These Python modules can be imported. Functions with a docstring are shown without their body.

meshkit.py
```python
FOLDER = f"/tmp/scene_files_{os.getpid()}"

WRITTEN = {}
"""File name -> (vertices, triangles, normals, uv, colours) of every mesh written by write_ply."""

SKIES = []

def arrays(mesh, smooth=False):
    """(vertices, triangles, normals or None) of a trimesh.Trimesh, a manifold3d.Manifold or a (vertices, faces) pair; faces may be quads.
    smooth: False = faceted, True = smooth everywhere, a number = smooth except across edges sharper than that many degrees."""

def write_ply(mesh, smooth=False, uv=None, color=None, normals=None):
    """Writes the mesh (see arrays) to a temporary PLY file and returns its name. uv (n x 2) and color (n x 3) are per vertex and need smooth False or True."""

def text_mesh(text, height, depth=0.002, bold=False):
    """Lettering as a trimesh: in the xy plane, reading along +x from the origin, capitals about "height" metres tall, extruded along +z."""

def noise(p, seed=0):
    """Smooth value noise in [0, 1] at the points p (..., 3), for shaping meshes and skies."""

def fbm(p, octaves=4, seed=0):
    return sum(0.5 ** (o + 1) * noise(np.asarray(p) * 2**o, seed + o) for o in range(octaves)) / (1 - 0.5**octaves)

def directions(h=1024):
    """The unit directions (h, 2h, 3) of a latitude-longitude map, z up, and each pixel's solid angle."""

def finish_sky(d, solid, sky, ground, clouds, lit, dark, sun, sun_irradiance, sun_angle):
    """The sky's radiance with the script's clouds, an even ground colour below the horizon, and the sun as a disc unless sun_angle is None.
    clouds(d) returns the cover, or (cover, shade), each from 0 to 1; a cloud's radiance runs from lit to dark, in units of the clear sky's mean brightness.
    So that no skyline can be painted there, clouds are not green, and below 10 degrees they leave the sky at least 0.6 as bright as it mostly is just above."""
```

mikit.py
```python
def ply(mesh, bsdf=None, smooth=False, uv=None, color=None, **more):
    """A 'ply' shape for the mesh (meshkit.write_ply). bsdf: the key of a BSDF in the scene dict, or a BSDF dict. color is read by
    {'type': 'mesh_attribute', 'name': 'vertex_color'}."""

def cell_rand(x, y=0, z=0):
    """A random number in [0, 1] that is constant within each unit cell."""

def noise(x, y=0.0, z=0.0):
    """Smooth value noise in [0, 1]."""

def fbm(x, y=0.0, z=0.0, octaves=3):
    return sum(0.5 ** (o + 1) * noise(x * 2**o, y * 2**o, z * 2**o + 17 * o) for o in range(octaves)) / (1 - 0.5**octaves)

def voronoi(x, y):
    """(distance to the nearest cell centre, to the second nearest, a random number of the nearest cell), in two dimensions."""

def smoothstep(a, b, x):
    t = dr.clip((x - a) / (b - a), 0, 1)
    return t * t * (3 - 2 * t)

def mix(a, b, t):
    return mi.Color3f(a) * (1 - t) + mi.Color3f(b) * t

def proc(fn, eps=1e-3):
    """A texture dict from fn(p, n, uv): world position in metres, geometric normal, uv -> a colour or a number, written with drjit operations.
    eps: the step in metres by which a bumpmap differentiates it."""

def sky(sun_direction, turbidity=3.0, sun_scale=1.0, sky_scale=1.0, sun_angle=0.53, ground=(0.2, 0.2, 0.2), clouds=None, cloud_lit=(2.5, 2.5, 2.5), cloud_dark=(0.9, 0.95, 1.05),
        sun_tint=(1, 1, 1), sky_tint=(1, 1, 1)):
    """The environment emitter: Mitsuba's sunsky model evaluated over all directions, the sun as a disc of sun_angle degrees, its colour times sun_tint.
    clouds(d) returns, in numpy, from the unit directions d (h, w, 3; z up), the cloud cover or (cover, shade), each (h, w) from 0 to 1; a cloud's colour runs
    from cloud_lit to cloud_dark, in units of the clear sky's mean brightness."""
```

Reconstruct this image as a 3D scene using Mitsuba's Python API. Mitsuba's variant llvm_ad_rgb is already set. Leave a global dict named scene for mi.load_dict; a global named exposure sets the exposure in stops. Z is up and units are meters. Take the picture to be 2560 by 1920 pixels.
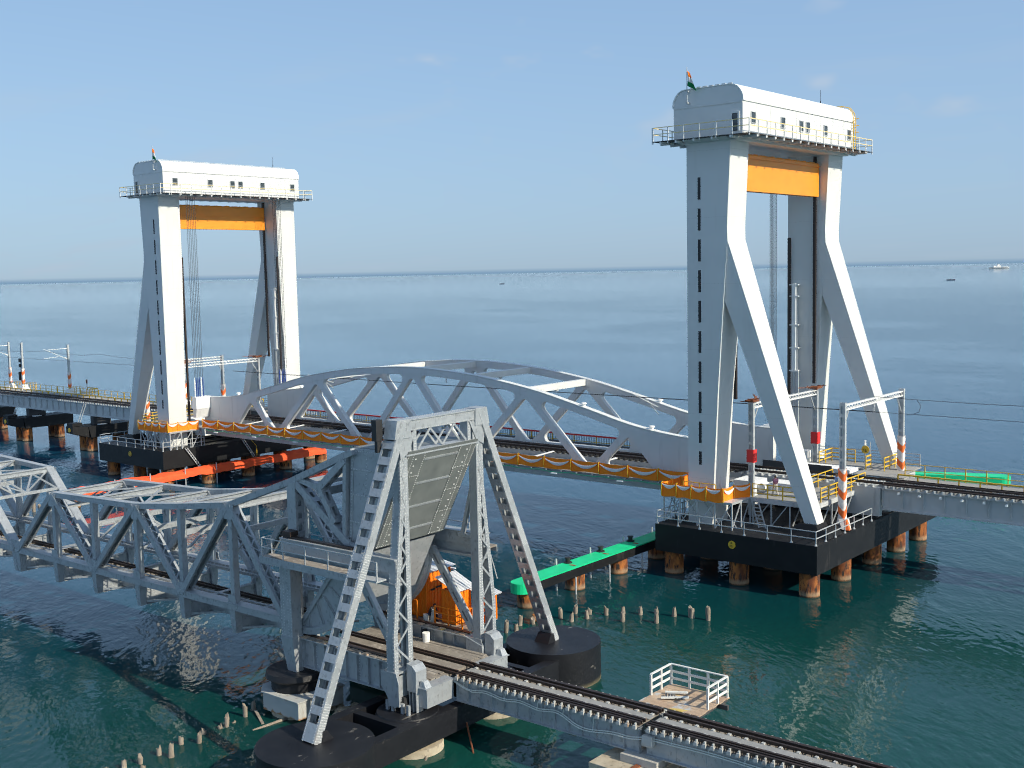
import math, random
import numpy as np, trimesh, manifold3d as m3, mitsuba as mi, drjit as dr, mikit
from mikit import proc, fbm, noise, voronoi, smoothstep, mix, cell_rand
import meshkit
from shapely.geometry import Polygon, LineString, Point, box as sbox
from shapely.ops import unary_union

scene, labels = {'type': 'scene'}, {}
T = mi.ScalarTransform4f
rng = random.Random(7)

# ---------------------------------------------------------------- camera, sky, exposure
CAM = np.array([84.573, -90.681, 24.787])
YAW, PIT, ROLL, HFOV = 0.6930, -0.0980, 0.0210, 2 * math.degrees(math.atan(1280 / 2890.8))
_f = np.array([-math.sin(YAW) * math.cos(PIT), math.cos(YAW) * math.cos(PIT), math.sin(PIT)])
_r = np.cross(_f, [0, 0, 1.0]); _r /= np.linalg.norm(_r)
_u = np.cross(_r, _f)
_up = math.sin(ROLL) * _r + math.cos(ROLL) * _u
exposure = 2.1
scene['camera'] = {'type': 'perspective', 'fov': HFOV, 'fov_axis': 'x', 'near_clip': 0.5, 'far_clip': 60000.0,
                   'to_world': T().look_at(origin=CAM.tolist(), target=(CAM + _f * 100).tolist(), up=_up.tolist())}
SUN = (1.0, 0.065, 0.60)


def clouds(d):
    az = np.arctan2(d[..., 1], d[..., 0]); el = np.arcsin(np.clip(d[..., 2], 0, 1))
    k = 1.0 / np.maximum(d[..., 2] + 0.12, 0.05)
    px, py = d[..., 0] * k, d[..., 1] * k
    w = meshkit.fbm(np.stack([px * 1.1 + 0.35 * py + 3.1, py * 3.4 - 0.5 * px, 0 * px + 2.7], -1), 5, 3)
    b = meshkit.fbm(np.stack([px * 0.55, py * 0.8, 0 * px + 9.1], -1), 3, 11)
    wisp = np.clip((w - 0.53) / 0.28, 0, 1) ** 1.4 * np.clip((b - 0.36) / 0.3, 0, 1)
    puff = meshkit.fbm(np.stack([az * 16, el * 34, 0 * az + 4], -1), 4, 21)
    band = np.exp(-((el - 0.17) / 0.07) ** 2)
    cum = np.clip((puff - 0.70) / 0.16, 0, 1) * band
    veil = 0.30 + 0.45 * np.exp(-el / 0.20)
    add = 0.30 * wisp + 0.30 * cum
    return np.clip(veil + add, 0, 0.95), np.clip(0.95 - 1.1 * add, 0, 1)


scene['sky'] = mikit.sky(SUN, turbidity=3.2, ground=(0.20, 0.31, 0.42), clouds=clouds, cloud_lit=(1.85, 2.0, 2.2), cloud_dark=(0.80, 1.08, 1.42), sky_tint=(0.97, 1.05, 1.12), sun_tint=(0.86, 1.0, 1.22))

# ---------------------------------------------------------------- materials


def pr(name, col, rough=0.5, metal=0.0, bump=None, bscale=0.01, spec=0.5, eps=2e-3, **more):
    c = proc(col) if callable(col) else {'type': 'rgb', 'value': list(col)}
    b = {'type': 'principled', 'base_color': c, 'roughness': proc(rough) if callable(rough) else rough, 'metallic': metal, 'specular': spec, **more}
    if bump is not None:
        b = {'type': 'bumpmap', 'tex': proc(bump, eps), 'scale': bscale, 'bsdf': b}
    scene[name] = {'type': 'twosided', 'bsdf': b}


def streaks(p, s=1.0):
    return fbm(p.x * 3.1 * s + 1.7, p.y * 3.1 * s, p.z * 0.35 * s, 3)


def tower_col(p, n, uv):
    v = fbm(p.x * 0.35, p.y * 0.35, p.z * 0.3, 3)
    s = smoothstep(0.62, 0.86, streaks(p, 0.7))
    c = mix((0.58, 0.59, 0.575), (0.65, 0.655, 0.64), v)
    seam = smoothstep(0.018, 0.0, dr.abs((p.z / 5.2 - dr.floor(p.z / 5.2)) - 0.5) * 5.2)
    c = c * (1 - 0.16 * seam)
    return mix(c, (0.50, 0.49, 0.45), 0.25 * s)


pr('m_tower', tower_col, 0.42)
pr('m_span', lambda p, n, uv: mix((0.56, 0.565, 0.56), (0.63, 0.635, 0.625), fbm(p.x * 0.5, p.y, p.z * 0.5, 3)) * (1 - 0.12 * smoothstep(0.6, 0.85, streaks(p))), 0.42)
pr('m_girder', lambda p, n, uv: mix((0.42, 0.435, 0.435), (0.50, 0.51, 0.51), fbm(p.x * 0.6, p.y, p.z * 0.9, 3)) * (1 - 0.2 * smoothstep(0.58, 0.85, streaks(p))), 0.45)
pr('m_house', lambda p, n, uv: mix((0.60, 0.615, 0.61), (0.67, 0.675, 0.665), fbm(p.x * 0.6, p.y * 0.6, p.z * 0.4, 3)) * (1 - 0.10 * smoothstep(0.025, 0.0, dr.abs((p.y / 2.4 - dr.floor(p.y / 2.4)) - 0.5) * 2.4)), 0.4)
pr('m_roof', lambda p, n, uv: mix((0.74, 0.745, 0.73), (0.80, 0.80, 0.785), fbm(p.x, p.y, p.z, 3)) * (1 - 0.22 * smoothstep(0.6, 0.85, fbm(p.x * 2, p.y * 4, p.z * 2, 3))), 0.38)
pr('m_trim', (0.70, 0.71, 0.70), 0.45)
pr('m_black', lambda p, n, uv: mix(mix((0.007, 0.008, 0.010), (0.014, 0.0145, 0.016), fbm(p.x * 0.8, p.y * 0.8, p.z * 1.2, 4)), (0.05, 0.046, 0.043), 0.5 * smoothstep(0.64, 0.9, fbm(p.x * 2.6, p.y * 2.6, p.z * 0.5 + 4, 4))), 0.5, spec=0.3)


def bitumen(p, n, uv):
    a = fbm(p.x * 1.1, p.y * 1.1, p.z * 0.9, 4)
    b = fbm(p.x * 4.2 + 7, p.y * 1.6, p.z * 2.6, 4)
    c = mix((0.007, 0.0075, 0.010), (0.017, 0.0175, 0.021), a)
    c = mix(c, (0.20, 0.185, 0.16), 0.8 * smoothstep(0.70, 0.80, b) * smoothstep(0.5, 0.62, a))
    return mix(c, (0.13, 0.115, 0.07), smoothstep(0.42, 0.05, p.z + 0.2 * b))


pr('m_bitumen', bitumen, 0.45, spec=0.35, bump=lambda p, n, uv: fbm(p.x * 5, p.y * 5, p.z * 5, 3), bscale=0.02)
pr('m_orange', lambda p, n, uv: mix((0.78, 0.26, 0.02), (0.86, 0.31, 0.025), fbm(p.x, p.y, p.z, 3)), 0.4)
pr('m_banner', lambda p, n, uv: mix((0.88, 0.20, 0.004), (0.95, 0.26, 0.006), fbm(p.x * 2.2, p.y * 2.2, p.z * 0.6, 3)), 0.75)
pr('m_swag', (0.74, 0.70, 0.67), 0.75)
pr('m_yellow', lambda p, n, uv: mix((0.66, 0.38, 0.025), (0.78, 0.50, 0.04), fbm(p.x * 2, p.y * 2, p.z * 2, 2)), 0.45)
pr('m_paleyellow', (0.78, 0.60, 0.25), 0.5)
pr('m_galv', lambda p, n, uv: mix((0.40, 0.43, 0.45), (0.52, 0.54, 0.55), fbm(p.x * 3, p.y * 3, p.z * 2, 3)), 0.45, 0.25)
pr('m_white', (0.78, 0.78, 0.76), 0.45)
pr('m_concrete', lambda p, n, uv: mix((0.34, 0.32, 0.29), (0.48, 0.46, 0.42), fbm(p.x * 1.5, p.y * 1.5, p.z * 1.5, 4)), 0.85)
pr('m_deckdark', lambda p, n, uv: mix((0.035, 0.037, 0.04), (0.075, 0.075, 0.078), fbm(p.x * 1.3, p.y * 1.3, p.z, 4)), 0.7)
pr('m_deckgrey', lambda p, n, uv: mix((0.22, 0.22, 0.21), (0.32, 0.315, 0.30), fbm(p.x * 1.8, p.y * 1.8, p.z, 4)), 0.7)
pr('m_rail', lambda p, n, uv: mix((0.018, 0.014, 0.013), (0.05, 0.03, 0.022), fbm(p.x * 2, p.y * 8, p.z * 8, 3)), 0.5)
pr('m_dark', (0.02, 0.021, 0.023), 0.55)
pr('m_glass', lambda p, n, uv: mix((0.012, 0.016, 0.022), (0.07, 0.09, 0.10), noise(p.x * 3, p.y * 5, p.z * 4)), 0.12, spec=0.6)
pr('m_green', lambda p, n, uv: mix((0.005, 0.50, 0.20), (0.008, 0.60, 0.26), fbm(p.x, p.y, p.z, 3)), 0.45)
pr('m_orangecloth', lambda p, n, uv: mix((0.80, 0.075, 0.018), (0.88, 0.12, 0.03), fbm(p.x * 1.5, p.y * 1.5, p.z * 1.5, 3)), 0.8)
pr('m_red', (0.62, 0.03, 0.03), 0.5)
pr('m_blue', (0.02, 0.045, 0.20), 0.45)
pr('m_skyblue', (0.36, 0.52, 0.66), 0.6)
pr('m_rust', lambda p, n, uv: mix((0.10, 0.03, 0.015), (0.30, 0.10, 0.04), fbm(p.x * 3, p.y * 3, p.z * 3, 4)), 0.8)
pr('m_cable', (0.022, 0.025, 0.03), 0.5)
pr('m_hose', (0.62, 0.64, 0.60), 0.5)


def pile_col(p, n, uv):
    a = fbm(p.x * 2.2, p.y * 2.2, p.z * 0.9, 4)
    b = fbm(p.x * 6 + 3, p.y * 6, p.z * 1.5, 4)
    c = mix((0.13, 0.038, 0.014), (0.46, 0.155, 0.035), smoothstep(0.3, 0.72, a))
    c = mix(c, (0.035, 0.024, 0.02), smoothstep(0.52, 0.68, b))
    c = mix(c, (0.33, 0.24, 0.15), 0.75 * smoothstep(0.62, 0.22, p.z + 0.35 * (b - 0.5)) * smoothstep(0.02, 0.22, p.z))
    return mix(c, (0.045, 0.042, 0.025), smoothstep(0.16, 0.03, p.z))


pr('m_pile', pile_col, 0.85, bump=lambda p, n, uv: fbm(p.x * 7, p.y * 7, p.z * 7, 3), bscale=0.03)


def silver_col(p, n, uv):
    a = fbm(p.x * 1.4, p.y * 1.4, p.z * 1.1, 4)
    b = fbm(p.x * 9, p.y * 9, p.z * 4, 3)
    c = mix((0.33, 0.36, 0.385), (0.47, 0.49, 0.505), a)
    c = c * (1 - 0.28 * smoothstep(0.55, 0.8, b))
    return mix(c, (0.30, 0.22, 0.15), 0.22 * smoothstep(0.66, 0.85, fbm(p.x * 2.5 + 9, p.y * 2.5, p.z * 0.8, 3)))


pr('m_silver', silver_col, lambda p, n, uv: 0.36 + 0.22 * fbm(p.x * 4, p.y * 4, p.z * 4, 2), 0.42, bump=lambda p, n, uv: fbm(p.x * 8, p.y * 8, p.z * 8, 2), bscale=0.012)
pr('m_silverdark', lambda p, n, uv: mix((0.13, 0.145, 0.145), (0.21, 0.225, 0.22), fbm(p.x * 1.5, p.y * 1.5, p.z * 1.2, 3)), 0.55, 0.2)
pr('m_rivet', (0.62, 0.63, 0.62), 0.4, 0.3)
pr('m_stone', lambda p, n, uv: mix((0.30, 0.24, 0.16), (0.55, 0.49, 0.38), fbm(p.x * 2.2, p.y * 2.2, p.z * 2.2, 4)) * (1 - 0.4 * smoothstep(0.6, 0.8, fbm(p.x * 6, p.y * 6, p.z * 3, 3))), 0.9, bump=lambda p, n, uv: fbm(p.x * 6, p.y * 6, p.z * 6, 3), bscale=0.04)
pr('m_fender', lambda p, n, uv: mix(mix((0.36, 0.37, 0.36), (0.46, 0.46, 0.44), fbm(p.x * 0.8, p.y * 0.8, p.z * 2, 3)), (0.30, 0.16, 0.07), smoothstep(0.62, 0.85, fbm(p.x * 3, p.y * 3, p.z * 1.5, 4) + 0.30 * smoothstep(0.55, 0.30, p.z))), 0.7)
pr('m_wood', lambda p, n, uv: mix((0.16, 0.13, 0.10), (0.36, 0.31, 0.25), fbm(p.x * 4, p.y * 4, p.z * 1.0, 4)), 0.9, bump=lambda p, n, uv: fbm(p.x * 12, p.y * 12, p.z * 4, 3), bscale=0.03)
pr('m_deckold', lambda p, n, uv: mix(mix((0.12, 0.10, 0.085), (0.30, 0.27, 0.23), fbm(p.x * 1.2, p.y * 2.0, p.z, 4)), (0.42, 0.38, 0.33), 0.6 * smoothstep(0.55, 0.75, fbm(p.x * 3 + 5, p.y * 3, p.z, 3))), 0.9)
pr('m_ply', lambda p, n, uv: mix(mix((0.36, 0.24, 0.16), (0.48, 0.38, 0.28), fbm(p.x * 1.7, p.y * 1.7, p.z, 4)), mix((0.55, 0.40, 0.12), (0.42, 0.44, 0.45), smoothstep(0.45, 0.55, noise(p.x * 0.9, p.y * 0.9 + 4))), smoothstep(0.52, 0.62, fbm(p.x * 1.1 + 8, p.y * 1.1, 3.0, 4))), 0.9)
pr('m_whitewood', (0.66, 0.66, 0.62), 0.6)
pr('m_cabin', lambda p, n, uv: mix((0.80, 0.19, 0.006), (0.88, 0.25, 0.01), fbm(p.x * 2, p.y * 2, p.z * 2, 3)), 0.5)
pr('m_sheet', lambda p, n, uv: mix((0.62, 0.64, 0.67), (0.74, 0.75, 0.77), fbm(p.x * 2, p.y * 2, p.z * 2, 3)), 0.42, 0.2)
pr('m_skin', (0.19, 0.10, 0.065), 0.6)
pr('m_hair', (0.012, 0.01, 0.01), 0.6)
pr('m_purple', (0.07, 0.025, 0.07), 0.8)
pr('m_trousers', (0.42, 0.40, 0.36), 0.8)
pr('m_shirtblue', (0.22, 0.34, 0.58), 0.8)
pr('m_shirtwhite', (0.62, 0.62, 0.62), 0.8)
pr('m_navy', (0.015, 0.02, 0.05), 0.8)


def wrap_col(p, n, uv):
    t = (p.z + 0.9 * (p.x - p.y)) / 1.45
    f = t - dr.floor(t)
    return mix((0.80, 0.15, 0.03), (0.72, 0.66, 0.63), smoothstep(0.36, 0.40, f) * smoothstep(0.99, 0.95, f))


pr('m_wrap', wrap_col, 0.7)
scene['m_flag_orange'] = {'type': 'twosided', 'bsdf': {'type': 'diffuse', 'reflectance': {'type': 'rgb', 'value': [0.75, 0.2, 0.04]}}}
scene['m_flag_white'] = {'type': 'twosided', 'bsdf': {'type': 'diffuse', 'reflectance': {'type': 'rgb', 'value': [0.75, 0.75, 0.75]}}}
scene['m_flag_green'] = {'type': 'twosided', 'bsdf': {'type': 'diffuse', 'reflectance': {'type': 'rgb', 'value': [0.02, 0.22, 0.08]}}}


def wave(p, n, uv):
    wx, wy = p.x + 1.5 * noise(p.x * 0.23, p.y * 0.23), p.y + 1.5 * noise(p.x * 0.21 + 9, p.y * 0.25)
    u, v = 0.77 * wx - 0.64 * wy, 0.64 * wx + 0.77 * wy
    a = fbm(u * 0.42, v * 1.15, 1.3, 3)
    b = fbm(u * 1.7 + 5, v * 3.4, 4.1, 3)
    calm = 0.70 + 0.45 * smoothstep(0.34, 0.66, fbm(p.x * 0.018, p.y * 0.028, 7.0, 3))
    far = 1 - 0.85 * smoothstep(150.0, 1500.0, dr.sqrt(p.x * p.x + p.y * p.y))
    return far * calm * (0.62 * a + 0.30 * b)


def sea_col(p, n, uv):
    a = fbm(p.x * 0.022 + 2, p.y * 0.03, 3.0, 3)
    g = smoothstep(-25.0, 40.0, p.x - 0.55 * p.y - 30.0 + 30 * (a - 0.5))
    return mix((0.003, 0.042, 0.078), mix((0.003, 0.038, 0.034), (0.005, 0.055, 0.045), smoothstep(0.35, 0.65, a)), g)


scene['m_sea'] = {'type': 'bumpmap', 'tex': proc(wave, 0.03), 'scale': 0.10,
                  'bsdf': {'type': 'principled', 'base_color': proc(sea_col), 'roughness': 0.05, 'eta': 1.33}}

# ---------------------------------------------------------------- mesh helpers


class M:
    def __init__(s):
        s.v, s.f, s.n = [], [], 0

    def add(s, v, f):
        v = np.asarray(v, float); f = np.asarray(f, int)
        if f.shape[1] == 4:
            f = np.vstack([f[:, [0, 1, 2]], f[:, [0, 2, 3]]])
        s.v.append(v); s.f.append(f + s.n); s.n += len(v)
        return s

    def tm(s, t):
        return s.add(t.vertices, t.faces)

    def hexa(s, a, b):
        """a: four corners of one end, b: the matching four of the other."""
        return s.add(list(a) + list(b), [[3, 2, 1, 0], [4, 5, 6, 7], [0, 1, 5, 4], [1, 2, 6, 5], [2, 3, 7, 6], [3, 0, 4, 7]])

    def box(s, x0, x1, y0, y1, z0, z1):
        return s.hexa([(x0, y0, z0), (x1, y0, z0), (x1, y1, z0), (x0, y1, z0)], [(x0, y0, z1), (x1, y0, z1), (x1, y1, z1), (x0, y1, z1)])

    def beam(s, p, q, w, h, up=(0, 0, 1)):
        """box along p-q; w across (perpendicular to up), h along up."""
        p, q = np.asarray(p, float), np.asarray(q, float)
        d = q - p; d /= np.linalg.norm(d)
        x = np.cross(d, up)
        if np.linalg.norm(x) < 1e-6:
            x = np.cross(d, (1, 0, 0))
        x /= np.linalg.norm(x); y = np.cross(x, d)
        c = [(-1, -1), (1, -1), (1, 1), (-1, 1)]
        return s.hexa([p + x * w / 2 * a + y * h / 2 * b for a, b in c], [q + x * w / 2 * a + y * h / 2 * b for a, b in c])

    def cyl(s, p, q, r0, r1=None, n=10, caps=True):
        p, q = np.asarray(p, float), np.asarray(q, float); r1 = r0 if r1 is None else r1
        d = q - p; d /= np.linalg.norm(d)
        x = np.cross(d, (0, 0, 1) if abs(d[2]) < 0.9 else (1, 0, 0)); x /= np.linalg.norm(x); y = np.cross(d, x)
        a = np.arange(n) * 2 * np.pi / n
        ring = np.cos(a)[:, None] * x + np.sin(a)[:, None] * y
        v = np.vstack([p + ring * r0, q + ring * r1, [p, q]])
        i = np.arange(n); j = (i + 1) % n
        f = [np.stack([i, j, j + n], 1), np.stack([i, j + n, i + n], 1)]
        if caps:
            f += [np.stack([j, i, i * 0 + 2 * n], 1), np.stack([i + n, j + n, i * 0 + 2 * n + 1], 1)]
        return s.add(v, np.vstack(f))

    def tube(s, pts, r, n=6):
        for a, b in zip(pts[:-1], pts[1:]):
            s.cyl(a, b, r, n=n)
        return s

    def prism(s, poly, axis, a, b):
        """shapely polygon (u, v) extruded a..b: axis 'y' -> (x=u, z=v), axis 'x' -> (y=u, z=v), axis 'z' -> (x=u, y=v)."""
        geoms = getattr(poly, 'geoms', [poly]) if not isinstance(poly, list) else [Polygon(poly)]
        for g in geoms:
            if g.is_empty or g.area < 1e-6:
                continue
            t = trimesh.creation.extrude_polygon(g, 1.0, engine='earcut')
            u, v, w = t.vertices.T
            w = a + w * (b - a)
            if axis == 'y':
                s.add(np.stack([u, w, v], 1), t.faces[:, ::-1])
            elif axis == 'x':
                s.add(np.stack([w, u, v], 1), t.faces)
            else:
                s.add(np.stack([u, v, w], 1), t.faces)
        return s

    def loft(s, levels):
        """levels: list of four-corner rings."""
        n = len(levels)
        v = np.array(levels, float).reshape(-1, 3)
        f = [[3, 2, 1, 0], [4 * n - 4, 4 * n - 3, 4 * n - 2, 4 * n - 1]]
        for k in range(n - 1):
            for i in range(4):
                j = (i + 1) % 4
                f.append([4 * k + i, 4 * k + j, 4 * k + 4 + j, 4 * k + 4 + i])
        return s.add(v, f)

    def rail(s, pts, h=1.05, r=0.03, step=1.6, mids=(0.5,), post=0.035, base=0.0):
        for a, b in zip(pts[:-1], pts[1:]):
            a, b = np.asarray(a, float), np.asarray(b, float)
            n = max(1, int(round(np.linalg.norm(b - a) / step)))
            for k in range(n + 1):
                p = a + (b - a) * k / n
                s.beam(p, p + (0, 0, h), post * 2, post * 2, (1, 0, 0))
                if base:
                    s.cyl(p, p + (0, 0, 0.16), base, base * 0.4, 6)
            for hh in (h,) + tuple(h * m for m in mids):
                s.beam(a + (0, 0, hh), b + (0, 0, hh), r * 2, r * 2)
        return s

    def mesh(s):
        return np.vstack(s.v), np.vstack(s.f)

    def mirror(s):
        o = M()
        for v, f in zip(s.v, s.f):
            o.v.append(v * [-1, 1, 1]); o.f.append(f[:, ::-1])
        o.n = s.n
        return o

    def xf(s, mat):
        o = M()
        for v in s.v:
            o.v.append(v @ mat[:3, :3].T + mat[:3, 3])
        o.f = list(s.f); o.n = s.n
        return o


def rings(pts, z0, z1, r0, r1, n=40):
    return M().cyl((*pts, z0), (*pts, z1), r0, r1, n)


def numbered(k):
    if k not in USED:
        USED.add(k); return k
    i = 1
    while f'{k}_{i:03d}' in USED:
        i += 1
    USED.add(f'{k}_{i:03d}')
    return f'{k}_{i:03d}'


USED = set()


def lab(key, label, cat=None, group=None, kind=None):
    d = {}
    if label: d['label'] = label
    if cat: d['category'] = cat
    if group: d['group'] = group
    if kind: d['kind'] = kind
    labels[key] = d


def thing(name, label, cat, group=None):
    k = numbered(name)
    lab(k, label, cat, group)
    return k


def put(name, m, mat, parent=None, smooth=False, label=None, cat=None, group=None, kind=None):
    k = numbered(f'{parent}__{name}' if parent else name)
    if isinstance(m, M):
        m = m.mesh()
    scene[k] = mikit.ply(m, mat, smooth=smooth)
    if label or kind:
        lab(k, label, cat, group, kind)
    return k


# ---------------------------------------------------------------- sea
_a = np.arange(256) * 2 * np.pi / 256
_rr = [0.0, 60, 160, 400, 1200, 3500, 8850]
_v = [[20, -20, 0]]; _fc = []
for q, R in enumerate(_rr[1:]):
    _v += [[20 + R * math.cos(t), -20 + R * math.sin(t), 0] for t in _a]
    for i in range(256):
        j = (i + 1) % 256
        if q == 0:
            _fc.append([0, 1 + i, 1 + j])
        else:
            a0, b0 = 1 + 256 * (q - 1), 1 + 256 * q
            _fc += [[a0 + i, b0 + i, b0 + j], [a0 + i, b0 + j, a0 + j]]
put('sea', (np.array(_v), np.array(_fc)), 'm_sea', label='calm green blue sea reaching to the horizon', kind='structure')

# ---------------------------------------------------------------- new bridge: lift towers
def mk(sg):
    """mirror helper: meshes are modelled for the right tower (+X) and mirrored for the left one."""
    return (lambda m: m) if sg > 0 else (lambda m: m.mirror())


def yflip(m):
    o = M()
    for v, f in zip(m.v, m.f):
        o.v.append(v * [1, -1, 1]); o.f.append(f[:, ::-1])
    o.n = m.n
    return o


def ring(x0, x1, y0, y1, z):
    return [(x0, y0, z), (x1, y0, z), (x1, y1, z), (x0, y1, z)]


def leg_upright():
    m = M()
    xo = lambda z: np.interp(z, [4.15, 7.3, 15, 22.05, 26.78, 27.8, 34.4], [38.45, 38.58, 39.0, 39.5, 39.87, 39.83, 40.16])
    yi = lambda z: np.interp(z, [4.15, 15, 22.05, 27.8, 34.4], [-7.84, -7.78, -7.5, -7.38, -7.38])
    m.loft([ring(36.25, xo(z), -10.31, yi(z), z) for z in (4.15, 7.3, 15.0, 22.05, 24.4, 26.78, 27.3, 27.8, 31, 34.4)])
    return m


def leg_inclined():
    lv = []
    for z, x0, x1 in ((4.75, 46.01, 47.04), (5.04, 45.90, 46.95), (13.5, 42.72, 44.19), (22.05, 39.50, 41.41), (26.76, 38.0, 39.868)):
        t = (z - 5.04) / (26.78 - 5.04)
        lv.append(ring(x0, x1, -9.35 - 0.955 * t, -8.15 + 0.765 * t, z))
    return M().loft(lv)


HOUSE = [(35.09, 34.60), (41.19, 34.60), (41.19, 37.40), (41.13, 37.75), (40.95, 38.11), (40.70, 38.38), (40.40, 38.55), (40.1, 38.60), (36.2, 38.60), (35.88, 38.55), (35.58, 38.38), (35.33, 38.11), (35.15, 37.75), (35.09, 37.40)]
WIN_Y = [(-9.02, -8.27), (-4.02, -3.26), (-0.70, 0.04), (0.52, 1.26), (3.95, 4.70), (8.82, 9.55)]


def window(P, x, y0, y1, z0, z1, t, g, out):
    """a framed window on a wall of constant x, facing out (+1 or -1)."""
    m = M(); w = 0.06
    a, b = sorted((x + 0.003 * out, x + 0.07 * out))
    m.box(a, b, y0, y0 + w, z0, z1).box(a, b, y1 - w, y1, z0, z1).box(a, b, y0 + w, y1 - w, z0, z0 + w).box(a, b, y0 + w, y1 - w, z1 - w, z1)
    m.box(a, b, y0 + w, y1 - w, z0 + 0.34 * (z1 - z0), z0 + 0.34 * (z1 - z0) + 0.04)
    k = put('window', g(m), 'm_galv', t)
    c, d = sorted((x + 0.004 * out, x + 0.03 * out))
    n = M(); zm = z0 + 0.34 * (z1 - z0)
    n.box(c, d, y0 + w, y1 - w, z0 + w, zm)
    put('pane', g(n), 'm_glass', k)
    put('pane', g(M().box(c, d, y0 + w, y1 - w, zm + 0.04, z1 - w)), 'm_glass', k)


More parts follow.
